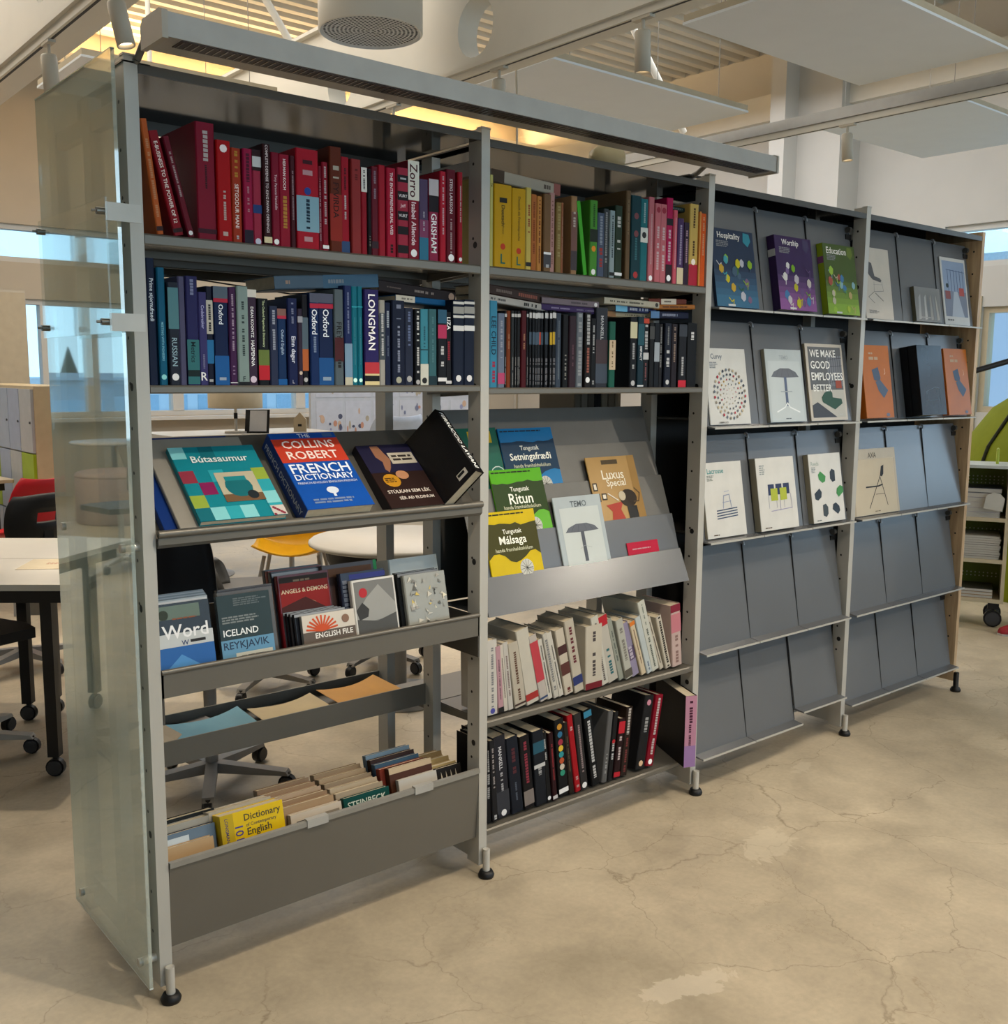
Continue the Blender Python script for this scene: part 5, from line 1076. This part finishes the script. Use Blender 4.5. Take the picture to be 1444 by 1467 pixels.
# ------------------------------------------------------------------ paperbacks packed in the low trough, page edges up
def packed(label, x, w, h, t, y, col, ang=14, title=None, pagesup=True, z=.1285):
    mw = tilted(y, z, ang) @ Matrix.Translation((x, 0, 0)); r = thing('book', uniq(label), 'book', mw=mw, group='paperbacks in the low trough')
    flat_parts(r, w, t, h, col); p = Print(w, h)
    if title: title(p); p.build(r)
    return r
def t_dict(p):
    p.rect(0, 0, .2, 1, '#a8901c'); p.text('Dictionary', .36, .87, .96, .96, '#3c3a2c'); p.text('of Contemporary', .38, .82, .88, .865, '#4c483c'); p.text('English', .38, .72, .8, .815, '#3c3a2c'); p.text('LONGMAN', .05, .72, .13, .96, '#3c3460', vert=True)
    p.rect(.0, 0, .18, .68, '#882c48'); p.text('101', .21, .62, .34, .95, '#4a4274', vert=True)
def t_old(p): p.rect(0, 0, 1, 1, '#a88c68'); p.rect(.6, .55, .8, .66, '#6c3028'); p.dash(.1, .75, .5, .82, '#786040')
def t_grey(p): p.rect(0, .7, 1, 1, '#5c6c7c'); p.rect(0, .82, .55, .95, '#b0b8bc')
def t_green(p): p.text('STEINBECK', .08, .84, .92, .94, '#b8c4bc')
def t_white(p): p.rect(0, 0, 1, 1, '#b0aca4'); p.dash(.3, .74, .6, .84, '#2c5c8c'); p.rect(.1, .7, .2, .84, '#3c7cb0'); p.rect(.7, .8, .8, .88, '#3c7cb0')
def t_brown(p): p.ell(.62, .7, .018, .018, '#c0b028'); p.rect(0, .93, 1, 1, '#b09c80')
def t_pale(p): p.rect(0, .5, 1, 1, '#b4aa9c'); p.dash(.1, .7, .6, .9, '#605850', rows=2); p.rect(.66, .6, .95, .92, '#7c7468')
def t_bw(p): p.rect(0, 0, 1, 1, '#1c1a18'); [p.poly([(.1+.2*q, .6), (.25+.2*q, .75), (.16+.2*q, .95)], '#b8b0a0') for q in range(4)]
packed('tan old paperback at the left front of the low trough', .022, .135, .205, .022, .028, '#a88c68', title=t_old)
packed('slate-blue book with white strip behind the tan paperback', .024, .15, .225, .02, .052, '#2c3440', title=t_grey)
packed('pale grey thick dictionary behind the slate-blue book', .03, .16, .235, .03, .076, '#8a8880')
packed('black-covered book at the back left of the low trough', .03, .17, .235, .03, .11, '#1a1c1c')
packed('yellow English dictionary tilted forward in the low trough', .178, .17, .245, .045, .026, '#c8a814', title=t_dict)
packed('white-paged thick book behind the yellow dictionary', .17, .17, .24, .04, .075, '#9c968a')
packed('white paperback with grey picture in front of the brown page blocks', .365, .15, .198, .02, .026, '#b0a698', title=t_pale)
k = 0
for j in range(5):
    packed(f'brown-edged paperback, {ORD[j]} behind the white picture paperback', .352-.003*j, .155, .21+.004*j, .024, .05+.027*j, ['#8c7458', '#7c644c', '#94806a', '#806850', '#74604c'][j])
packed('dark green paperback with pale lettering in the low trough', .522, .145, .20, .018, .026, '#12403c', title=t_green)
for j in range(5):
    packed(f'pale-edged paperback, {ORD[j]} behind the dark green one', .512, .15, .208+.004*j, .025, .048+.028*j, ['#8a7c68', '#988a74', '#7c6c58', '#8c7a62', '#7c6a54'][j])
packed('white paperback with blue marks at the right of the low trough', .70, .13, .205, .016, .026, '#b0aca4', title=t_white)
packed('brown paperback with yellow round sticker', .685, .145, .235, .022, .045, '#44281c', title=t_brown)
packed('black and cream patterned paperback at the right end', .832, .085, .205, .02, .026, '#1c1a18', title=t_bw)
for j in range(3):
    packed(f'yellowed paperback, {ORD[j]} behind the patterned one', .832, .086, .205+.005*j, .03, .05+.034*j, ['#a08c60', '#8c7850', '#7c6848'][j])
for j, c_ in enumerate(('#6c2c20', '#30485c', '#2c1c18', '#5c7080')):
    packed(f'slim hardback, {ORD[j]} behind the stickered brown paperback', .67, .15, .23+.006*j, .02, .07+.0225*j, c_)
# papers left in the rear tray
def paper(label, x, y, w, d, z, col, rz, curl=.02):
    t = thing('loose_paper', uniq(label), 'paper', (x, y, z), math.radians(rz), 'papers in the rear tray'); b = MB(); n = 8; vs = []
    for i in range(n+1):
        u = i/n; zz = curl*(2*u-1)**2*(1 if u > .5 else .4)
        vs += [(u*w, 0, zz), (u*w, d, zz+.004), (u*w, 0, zz+.0012), (u*w, d, zz+.0052)]
    fs = []
    for i in range(n):
        a = 4*i; fs += [(a, a+4, a+5, a+1), (a+2, a+3, a+7, a+6), (a, a+2, a+6, a+4), (a+1, a+5, a+7, a+3)]
    b.add(vs, fs, mat(col, .6)); b.build('sheet', t)
paper('light blue folded leaflet in the rear tray', .17, .28, .22, .19, .480, '#5c94a8', -4, .022)
paper('cream crumpled sheet at the left of the rear tray', .03, .29, .15, .18, .485, '#b4a48c', 6, .03)
paper('beige curled sheet in the middle of the rear tray', .43, .29, .20, .18, .475, '#b09c74', -3, .018)
paper('orange folded leaflet at the right of the rear tray', .66, .29, .2, .18, .485, '#b8822c', -2, .022)
paper('grey leaflet under the blue one in the rear tray', .12, .30, .24, .19, .4665, '#7c7874', 8, .006)
# contents of the rear side of the second bay seen past the rack
for k in range(7):
    mw = Matrix.Translation((1.60+.033*k, .33, 1.2105)); r = thing('magazine_file', uniq(f'grey magazine on the rear shelf, {ORD[k]} past the booklet rack'), 'magazine', mw=mw, group='magazines on the rear shelf')
    book_parts(r, .030, .18, .27, ['#6c6458', '#7c7468', '#5c564c', '#1a1a1c', '#8a7e6c', '#7a6e5c', '#847866'][k])
for k in range(6):
    mw = Matrix.Translation((1.50+.055*k, .32, .8005)); r = thing('binder', uniq(f'black binder on the lower rear shelf, {ORD[k]} past the rack'), 'binder', mw=mw, group='binders on the rear shelf')
    book_parts(r, .05, .19, .32, '#121214')

# ------------------------------------------------------------------ furniture behind the bookcase
TOPW = mat('#bdb9b1', .4, noise=.04); BLACKP = mat('#1a1a1c', .4); GREYP = mat('#8b8986', .45)
def caster(b, x, y, m=BLACKP, r=.033):
    b.tube((x, y-.012, r), (x, y+.012, r), r, m, 14); b.tube((x, y-.02, r), (x, y-.013, r), r*.8, mat('#3a3a3c', .5), 12); b.tube((x, y, r+.01), (x, y, r*2.3), .010, m, 8)
def table(label, x, y, rz, w, d, h, legs, topm=TOPW, name='table', casters=True):
    t = thing(name, uniq(label), 'table', (x, y, 0), rz); b = MB()
    b.prism([(0, .012), (.012, 0), (w-.012, 0), (w, .012), (w, d-.012), (w-.012, d), (.012, d), (0, d-.012)], 'z', h-.022, h, topm); b.build('table_top', t)
    b = MB(); b.box(.05, w-.05, .05, .09, h-.075, h-.0225, BLACKP); b.box(.05, w-.05, d-.09, d-.05, h-.075, h-.0225, BLACKP); b.box(.05, .09, .09, d-.09, h-.075, h-.0225, BLACKP); b.box(w-.09, w-.05, .09, d-.09, h-.075, h-.0225, BLACKP); b.build('under_frame', t)
    for lx, ly in legs:
        z0 = .075 if casters else 0
        b = MB(); b.box(lx-.02, lx+.02, ly-.02, ly+.02, z0, h-.075, BLACKP); o = b.build('leg', t)
        if casters: b = MB(); caster(b, lx, ly); b.build('caster', o)
    return t
A_ = math.radians(-37.7)
table('white folding table with black castored legs left of the glass panel', .25-1.4*.791, 1.37+1.4*.612, A_, 1.4, .5, .73, [(.15, .12), (.15, .40), (1.25, .12), (1.25, .40)])
table('white folding table behind the first one, pushed against it', .25-1.4*.791+.505*.612, 1.37+1.4*.612+.505*.791, A_, 1.4, .5, .73, [(.15, .12), (.9, .22), (.98, .30), (1.25, .40)])
b = MB(); b.box(0, .3, 0, .21, 0, .001, mat('#b8ab92', .7)); p = Print(.3, .21)
t = thing('leaflet', uniq('beige leaflet with faint red lettering on the white table'), 'paper', (.16, 1.78, .7305), A_+.1); b.build('sheet', t)
b = MB(); rn = random.Random(3)
for k in range(2):
    for q in range(9): b.box(.08+.014*q, .09+.014*q, .1+.02*k, .108+.02*k, .001, .0014, mat('#a06050', .6))
b.build('lettering', t)['kind'] = 'stuff'
table('pale table in front of the lockers', .35, 5.15, math.radians(4), .68, .7, .73, [(.1, .1), (.58, .1), (.1, .6), (.58, .6)], mat('#b8ab96', .5), casters=False)
def round_table(label, x, y, r, h):
    t = thing('round_table', uniq(label), 'table', (x, y, 0), group='round white tables'); b = MB(); b.lathe([(0, h), (r-.01, h), (r, h-.008), (r, h-.02), (r-.012, h-.026), (0, h-.026)], TOPW, 40); b.build('table_top', t)
    b = MB(); b.lathe([(.03, .02), (.03, h-.026)], GREYP, 16); b.build('column', t)
    b = MB(); b.lathe([(0, 0), (.24, 0), (.24, .008), (.05, .02), (0, .02)], GREYP, 28); b.build('base_plate', t)
round_table('round white table just behind the media trough', 1.70, 1.55, .40, .73)
round_table('round white table further back, beyond the yellow chair', 2.15, 4.8, .45, .73)
round_table('round white table standing near the window by the pouf', -3.1, 9.0, .45, .72)
def shell_chair(label, x, y, rz, col, legcol=GREYP, scale=1.0, name='shell_chair'):
    t = thing(name, uniq(label), 'chair', (x, y, 0), rz); b = MB(); n, mrows = 10, 14; vs = []; m = mat(col, .4)
    for j in range(mrows+1):
        v = j/mrows
        if v < .5: py, pz = -.22+.42*(v/.5), .45-.03*math.sin(math.pi*v/.5)
        else: s_ = (v-.5)/.5; py, pz = .20+.10*s_, .45+.36*s_+.02*math.sin(math.pi*s_)
        wd = .23*(1-.25*max(0, (v-.75)/.25)**2)*(1-.12*max(0, (.12-v)/.12))
        for i in range(n+1):
            u = 2*i/n-1; vs.append((u*wd*scale, (py-.05*(u*u)*(1 if v > .5 else 0))*scale, (pz+.06*u*u*(1 if v < .6 else .3))*scale))
    fs = [(j*(n+1)+i, j*(n+1)+i+1, (j+1)*(n+1)+i+1, (j+1)*(n+1)+i) for j in range(mrows) for i in range(n)]
    b.add(vs, fs, m, True); o = b.build('seat_shell', t); md = o.modifiers.new('thickness', 'SOLIDIFY'); md.thickness = .008
    for sx in (-1, 1):
        for sy in (-1, 1):
            b = MB(); b.tube((sx*.15*scale, sy*.13*scale, .44*scale), (sx*.24*scale, sy*.22*scale, 0), .011, legcol, 8); b.build('leg', t)
    return t
shell_chair('bright red shell chair by the lockers', .88, 4.55, math.radians(205), '#b01420')
shell_chair('pink-red shell chair in front of the lockers', .3, 4.5, math.radians(160), '#c04858')
shell_chair('yellow shell chair seen under the sloping shelf', 1.95, 3.0, math.radians(-35), '#d29a08')
shell_chair('white shell chair in front of the pinboard', 4.75, 6.3, math.radians(170), '#a9b0bd', scale=1.3)
def swivel_chair(label, x, y, rz, backcol, basecol, hole=False, bz=(.62, .90), bw=.2):
    t = thing('swivel_chair', uniq(label), 'chair', (x, y, 0), rz); m = mat(backcol, .5)
    b = MB(); b.prism([(-.21, -.2), (.21, -.2), (.24, -.1), (.22, .2), (.12, .24), (-.12, .24), (-.22, .2), (-.24, -.1)], 'z', .44, .48, m); b.build('seat', t)
    b = MB(); z0, z1 = bz; n = 12; vs = []
    N = 9
    for j in range(N):
        v = j/(N-1)
        for i in range(n+1):
            u = 2*i/n-1; w_ = bw*(1-.18*abs(2*v-1)**3); vs.append((u*w_, .24+.05*v-.07*u*u, z0+(z1-z0)*v))
    fs = []
    for j in range(N-1):
        for i in range(n):
            if hole and 3 <= j <= 4 and 4 <= i <= 7: continue
            a = j*(n+1)+i; fs.append((a, a+1, a+n+2, a+n+1))
    b.add(vs, fs, m, True); o = b.build('backrest', t); md = o.modifiers.new('thickness', 'SOLIDIFY'); md.thickness = .03
    b = MB(); b.box(-.025, .025, .22, .25, .42, z0+.06, BLACKP); b.build('back_bar', t)
    b = MB(); b.tube((0, 0, .08), (0, 0, .44), .022, mat(basecol, .4), 14); b.build('gas_column', t)
    for k in range(5):
        a = 2*math.pi*k/5+.3; c, s_ = math.cos(a), math.sin(a)
        T = Matrix.Rotation(a, 4, 'Z'); b = MB(); b.prism([(0, .06), (0, .10), (.27, .075), (.28, .06)], 'y', -.02, .02, mat(basecol, .4), T); o = b.build('base_arm', t)
        b = MB(); caster(b, 0, 0, r=.03); o2 = b.build('caster', o); o2.location = (.27*c, .27*s_, 0); o2.rotation_euler = (0, 0, a)
    return t
swivel_chair('black task chair with a hole in its backrest at the white tables', .50, 3.10, math.radians(200), '#17181b', '#8f8f8f', True, (.66, .88), .19)
swivel_chair('dark navy swivel chair right behind the sloping shelf', .60, 1.10, math.radians(10), '#11141c', '#8c8a88', False, (.52, .90), .17)
swivel_chair('grey swivel chair with black castors behind the rear tray', 1.28, 2.05, math.radians(60), '#55524e', '#8c8882', False, (.46, .60), .15)
swivel_chair('black swivel chair with castors below the round white table', 1.9, 2.05, math.radians(120), '#1c1c1e', '#6c6a66', False, (.5, .72), .18)
swivel_chair('swivel chair with pale star base at the left, under the white table', -.02, 2.0, math.radians(20), '#1e1f22', '#a9a6a0', False, (.5, .7), .18)
swivel_chair('swivel chair with pale star base out on the open floor', -1.9, 5.4, math.radians(80), '#2a2c30', '#b0aea8', False, (.55, .85), .2)
# hang tag
t = thing('hang_tag', uniq('house-shaped white card tag hanging under the white table'), 'tag', (.44, 2.62, .36), math.radians(-30)); b = MB()
b.prism([(-.06, 0), (.06, 0), (.06, .13), (.025, .165), (-.025, .165), (-.06, .13)], 'y', 0, .002, mat('#a9a69f', .7)); b.build('card', t)
b = MB(); b.tube((0, .001, .165), (0, .001, .33), .0015, BLACKP, 5); b.build('string', t)
# pouf by the window
t = thing('pouf', uniq('round pinkish beige pouf in front of the windows, mirrored in the glass'), 'pouf', (-2.75, 7.9, 0)); b = MB()
b.lathe([(0, 0), (.38, 0), (.40, .02), (.40, .46), (.385, .49), (.35, .5), (0, .5)], mat('#a08a82', .85, bump=.1), 40); b.build('cushion', t)
b = MB(); b.lathe([(.401, .452), (.405, .458), (.401, .464)], mat('#8a746c', .8), 40); b.build('piping', t)
# lockers
LK = thing('locker_bank', uniq('bank of pastel blue, grey and lime lockers at the left'), 'lockers', (1.1, 4.95, 0)); b = MB()
b.box(.012, .42, 0, 2.0, 0, 1.36, mat('#b8a684', .5)); b.build('carcass', LK)
cl = ['#9ca8bc', '#a9acac', '#94a0b8', '#8ea81c', '#a4a8ac', '#98a4bc', '#a9acac']
pat = [[3, 0, 1], [1, 1, 0], [0, 0, 2], [2, 3, 0], [0, 1, 3], [1, 2, 0], [3, 0, 1]]
for c_ in range(7):
    for rw in range(3):
        z0 = .06+.43*rw; col = {0: '#98a4bc', 1: '#a9adb0', 2: '#9ca8bc', 3: '#8ea81c'}[pat[c_][rw]]
        if rw == 1 and c_ == 0: col = '#8ea81c'
        b = MB(); b.box(-.008, .012, .01+.284*c_, .285+.284*c_, z0, z0+.42, mat(col, .45)); o = b.build('door', LK)
        b = MB(); b.tube((-.016, .04+.284*c_, z0+.2), (-.008, .04+.284*c_, z0+.2), .008, mat('#55585c', .3, .8), 8); b.build('lock', o)
t = thing('tall_cupboard', uniq('tall beige cupboard standing behind the lockers'), 'cupboard', (.75, 7.2, 0)); b = MB(); b.box(0, .95, .02, .5, 0, 2.14, WALL); b.build('carcass', t)
for k in range(2): b = MB(); b.box(.01+.47*k, .47+.47*k, 0, .02, .05, 2.12, mat('#b3a48c', .6)); o = b.build('door', t); b = MB(); b.tube((.43+.1*k, -.015, 1.3), (.43+.1*k, 0, 1.3), .012, mat('#6c6258', .4), 10); b.build('knob', o)
# pinboard with illustrated sheets
t = thing('pinboard', uniq('white pinboard partition with rows of botanical posters'), 'pinboard', (4.3, 7.0, 0)); b = MB(); b.box(0, 2.1, 0, .04, .55, 1.8, mat('#b4b6bc', .6)); b.build('board', t)
for sx in (.1, 1.96): b = MB(); b.box(sx, sx+.04, -.15, .19, 0, .03, GREYP); b.box(sx, sx+.04, 0, .04, .03, .55, GREYP); b.build('stand', t)
rn = random.Random(21)
for k in range(6):
    for rw in range(2):
        b = MB(); x0, z0 = .06+.34*k, .66+.56*rw; b.box(x0, x0+.31, -.003, 0, z0, z0+.52, mat('#b9bac2', .6))
        for q in range(16):
            u, v = rn.uniform(.02, .28), rn.uniform(.03, .48); b.disc((x0+u, -.0035-.0002*q, z0+v), rn.uniform(.006, .03), mat(rn.choice(['#b8846c', '#8c8ca8', '#70748c', '#a89c88', '#4c5064', '#c0a088']), .6), 'y', 9, rn.uniform(.01, .05))
        b.build('poster', t)
# high table with lamp and cards
t = thing('high_table', uniq('high white table by the window seen between the shelves'), 'table', (1.50, 3.6, 0)); b = MB(); b.box(0, 1.1, 0, .55, 1.062, 1.085, TOPW); b.build('table_top', t)
for lx in (.1, 1.0):
    for ly in (.08, .47): b = MB(); b.tube((lx, ly, 0), (lx, ly, 1.062), .018, GREYP, 10); b.build('leg', t)
t = thing('table_lamp', uniq('table lamp with cream drum shade on the high table'), 'lamp', (1.965, 3.75, 1.085)); b = MB()
b.lathe([(0, 0), (.07, 0), (.07, .012), (.012, .016), (0, .016)], mat('#a8a49c', .4), 20); b.build('base', t)
b = MB(); b.tube((0, 0, .016), (0, 0, .17), .009, mat('#b4b0a8', .4), 10); b.tube((0, 0, .09), (0, 0, .125), .012, BLACKP, 10); b.build('pole', t)
b = MB(); b.lathe([(.165, .155), (.165, .285), (.162, .285), (.162, .155), (.165, .155)], mat('#b9ab92', .8), 32); b.build('shade', t)
t = thing('card_stand', uniq('dark stand holding a white printed card on the high table'), 'sign', (2.06, 3.66, 1.085), math.radians(-38)); b = MB(); b.prism([(0, 0), (.004, 0), (.05, .145), (.046, .145)], 'x', -.075, .075, BLACKP); b.prism([(.05, 0), (.054, 0), (.05, .14), (.046, .14)], 'x', -.03, .03, BLACKP); b.build('stand', t)
b = MB(); b.prism([(-.003, .012), (-.001, .012), (.04, .14), (.038, .14)], 'x', -.045, .06, mat('#b9b9bc', .6)); b.build('card', t)
t = thing('house_card', uniq('small house-shaped beige card on the high table'), 'card', (2.36, 3.66, 1.085), math.radians(-40)); b = MB(); b.prism([(-.04, 0), (.04, 0), (.04, .08), (0, .125), (-.04, .08)], 'y', 0, .02, mat('#b8a78c', .7)); b.build('body', t)
b = MB(); b.box(-.012, .012, -.001, 0, .035, .05, BLACKP); b.build('slot', t)

# ------------------------------------------------------------------ right-hand side: book trolley, lime seat pod, lamp arm, shoe
TR_ = thing('book_trolley', uniq('cream book trolley with magazines and black castors at the right'), 'trolley', (4.98, .74, 0), math.radians(-64.5)); CREAM = mat('#b3a78d', .5); GRN = mat('#5f6c10', .5)
for x0 in (0, .36):
    b = MB(); b.box(x0, x0+.02, 0, .3, .15, .94, CREAM); b.build('side_panel', TR_)
for z in (.15, .385, .63):
    b = MB(); b.box(.02, .36, 0, .3, z, z+.022, CREAM); b.build('shelf', TR_)
b = MB(); b.box(-.01, .39, -.01, .31, .94, .958, mat('#b4bab8', .35)); b.build('top_board', TR_)
b = MB(); b.box(.02, .36, .285, .292, .172, .94, GRN); bp_ = b.build('perforated_back', TR_)
b = MB()
for z in (.26, .28, .53, .55, .83, .85, .87):
    for k in range(14): b.disc((.04+.023*k, .2845, z), .0045, mat('#b9b8a0', .6), 'y', 6)
b.build('perforations', bp_)['kind'] = 'stuff'
for x0 in (.05, .33):
    for yy in (.05, .25): b = MB(); caster(b, x0, yy, r=.05); b.box(x0-.03, x0+.03, yy-.03, yy+.03, .112, .15, BLACKP); b.build('caster', TR_)
TM = Matrix.Translation((4.98, .74, 0)) @ Matrix.Rotation(math.radians(-64.5), 4, 'Z')
def stackmag(label, z, w, d, h, col, x0=.03, dy=.0):
    t = thing('magazine', uniq(label), 'magazine', mw=TM @ Matrix.Translation((x0, .02+dy, z)), group='magazines on the trolley'); b = MB(); b.box(0, w, 0, d, 0, h*.1, mat(col, .4)); b.box(0, w, 0, d, h*.9, h, mat(col, .4)); b.build('cover', t)
    boxpart('pages', t, mat('#aaa79f', .7), .001, w-.001, .001, d-.002, h*.1, h*.9)
z = .652
for k in range(6): stackmag(f'white-edged book on the upper trolley shelf, {ORD[k]} from its bottom', z, .30, .24, .028, ['#b0aca8', '#9c98a0', '#b4b0ac', '#a8a4a0', '#8c8a90', '#30343c'][k], .03+.002*(k % 2)); z += .0285
z = .4072
for k in range(10): stackmag(f'thin magazine on the middle trolley shelf, {ORD[k]} from its bottom', z, .31, .25, .013, ['#a8a49c', '#3c3c3e', '#b0aca4', '#8c8880', '#a09c94'][k % 5], .03+.003*(k % 3)); z += .0135
z = .1722
for k in range(3): stackmag(f'flat book on the lowest trolley shelf, {ORD[k]} from its bottom', z, .28, .22, .018, ['#8c6c48', '#a08058', '#3c3c34'][k], .04); z += .0185
t = thing('card_tag', uniq('white house-shaped card hanging on the trolley'), 'tag', mw=TM @ Matrix.Translation((.29, -.006, .70)) @ Matrix.Rotation(math.radians(8), 4, 'Y')); b = MB(); b.prism([(-.05, 0), (.05, 0), (.05, .075), (.02, .1), (-.02, .1), (-.05, .075)], 'y', -.003, -.001, mat('#b4b2aa', .7)); b.build('card', t)
t = thing('bookend', uniq('lime bookend clip on top of the trolley'), 'bookend', mw=TM @ Matrix.Translation((.30, .12, .958))); b = MB(); b.path([(0, 0, 0), (0, .01, .08), (0, .05, .085), (0, .07, 0)], .008, mat('#9aa83c', .4), 8); b.build('loop', t)
t = thing('seat_pod', uniq('large lime green rounded seating pod at the right edge'), 'seat', (6.93, .50, 0)); b = MB()
b.lathe([(1.05, .0), (1.08, .3), (1.05, .7), (.95, 1.0), (.78, 1.25), (.5, 1.45), (.2, 1.52), (0, 1.53)], mat('#77800c', .85, bump=.1), 40); b.build('shell', t)
b = MB()
for a0 in (2.6, 3.4, 4.2):
    pts = [(1.083*math.cos(a0), 1.083*math.sin(a0), .3), (1.055*math.cos(a0), 1.055*math.sin(a0), .7), (.955*math.cos(a0), .955*math.sin(a0), 1.0), (.785*math.cos(a0), .785*math.sin(a0), 1.255), (.5*math.cos(a0), .5*math.sin(a0), 1.455), (.2*math.cos(a0), .2*math.sin(a0), 1.525)]
    b = MB(); b.path(pts, .012, mat('#23240c', .7), 6); b.build('seam_piping', t)
t = thing('arc_lamp', uniq('black lamp arm reaching in from the right edge'), 'lamp', (4.9, -.42, 0)); b = MB(); b.lathe([(0, 0), (.15, 0), (.15, .015), (.02, .03), (.0, .03)], BLACKP, 24); b.build('base', t)
b = MB(); b.tube((0, 0, .03), (0, 0, 1.78), .014, BLACKP, 10); b.build('pole', t)
b = MB(); b.tube((0, 0, 1.775), (-.85, .76, 1.43), .014, BLACKP, 10); b.build('arm', t)
b = MB(); b.lathe([(.02, 0), (.05, -.05), (.055, -.09), (.05, -.09), (.02, -.01)], BLACKP, 18, (-.85, .76, 1.42)); b.build('lamp_shade', t)
t = thing('shoe', uniq('red shoe on the floor at the right edge'), 'shoe', (5.22, .235, 0), math.radians(155)); b = MB(); n = 12; vs = []; fs = []
prof = [(-.0, .03, .05), (.05, .045, .06), (.12, .048, .055), (.18, .046, .045), (.23, .036, .035), (.25, .015, .025)]
for (px_, hw, hh) in prof:
    for k in range(n): a = math.pi*k/(n-1); vs.append((px_, hw*math.cos(a), .012+hh*math.sin(a)))
for j in range(len(prof)-1):
    for k in range(n-1): a = j*n+k; fs.append((a, a+1, a+n+1, a+n))
b.add(vs, fs, mat('#8c1c24', .5), True); b.add([vs[k] for k in range(n)], [tuple(range(n))], mat('#8c1c24', .5)); b.add([vs[-n+k] for k in range(n)], [tuple(range(n))], mat('#8c1c24', .5)); b.build('upper', t)
b = MB(); b.prism([(-.005, -.04), (.1, -.052), (.2, -.05), (.25, -.02), (.25, .02), (.2, .05), (.1, .052), (-.005, .04)], 'z', 0, .012, mat('#b0aca4', .6)); b.build('sole', t)

# ------------------------------------------------------------------ outside the windows
b = MB(); b.box(-60, 90, 11, 140, -8.3, -8, mat('#7c8488', .9, scale=.3)); struct(b.build('ground_outside'))
FAC = mat('#dbe2e6', .8, noise=.06, scale=.3); GLB = mat('#a9c3d2', .3)
def building(label, x0, x1, y, d, z0, z1, m, nx, nz, wf=.6):
    t = thing('building', uniq(label), 'building', (x0, y, z0), group='buildings outside'); b = MB(); w, h = x1-x0, z1-z0; b.box(0, w, .0, d, 0, h, m); b.build('wall', t)
    b = MB(); b.box(-.2, w+.2, -.2, d+.2, h, h+.25, mat('#b8bcc0', .8)); b.build('roof', t)
    for j in range(nz):
        for i in range(nx):
            q = MB(); cx_, cz = (i+.5)*w/nx, (j+.5)*h/nz; q.box(cx_-w/nx*wf/2, cx_+w/nx*wf/2, -.05, .02, cz-h/nz*.28, cz+h/nz*.28, GLB); q.build('window', t)
    return t
building('long pale blue-grey building across the street, in front of the windows', 2, 42, 38, 10, -8, 1.0, FAC, 34, 5)
building('flat-roofed grey building further left outside', -40, -3, 34, 12, -8, 1.2, mat('#aebac2', .8, scale=.3), 8, 3)
t = thing('shop_sign', uniq('red and blue sign panel on the building across the street'), 'sign', (14.8, 37.8, -.9)); b = MB(); b.box(0, 5, -.1, 0, 0, .9, mat('#b8a8ac', .6)); b.build('panel', t)
b = MB(); b.box(.6, 4.2, -.12, -.1, .35, .65, mat('#3c5cb0', .6)); b.box(.3, 4.8, -.12, -.1, .05, .18, mat('#b03c44', .6)); b.build('stripe', t)['kind'] = 'stuff'
building('low building outside the right-hand windows', 30, 60, -8, 30, -8, 4.9, mat('#cdc6cc', .8, scale=.3), 6, 3)
rn = random.Random(5)
def tree(x, y, h, label):
    t = thing('tree', uniq(label), 'tree', (x, y, -8), group='trees beyond the buildings'); b = MB(); b.tube((0, 0, 0), (0, 0, h*.5), .25, mat('#4c4238', .9), 8, .15); b.build('trunk', t)
    b = MB()
    for k in range(7):
        z0 = h*(.3+.1*k); r0 = h*.17*(1-k/8.5); pts = []
        b.lathe([(r0*rn.uniform(.8, 1.1), z0), (r0*.6, z0+h*.08), (.02, z0+h*.17)], mat('#33443a', .9, bump=.5), 9)
    b.build('foliage', t)
for k in range(9): tree(-32+5.2*k+rn.uniform(-.3, .3), 52+rn.uniform(-2, 2), rn.uniform(9.9, 10.6), f'dark conifer beyond the flat-roofed building, {ORD[k]} from the left')
for k in range(5): tree(44+4*k, 60, rn.uniform(11, 12.5), f'dark conifer at the right end of the street, {ORD[k]} from the left')
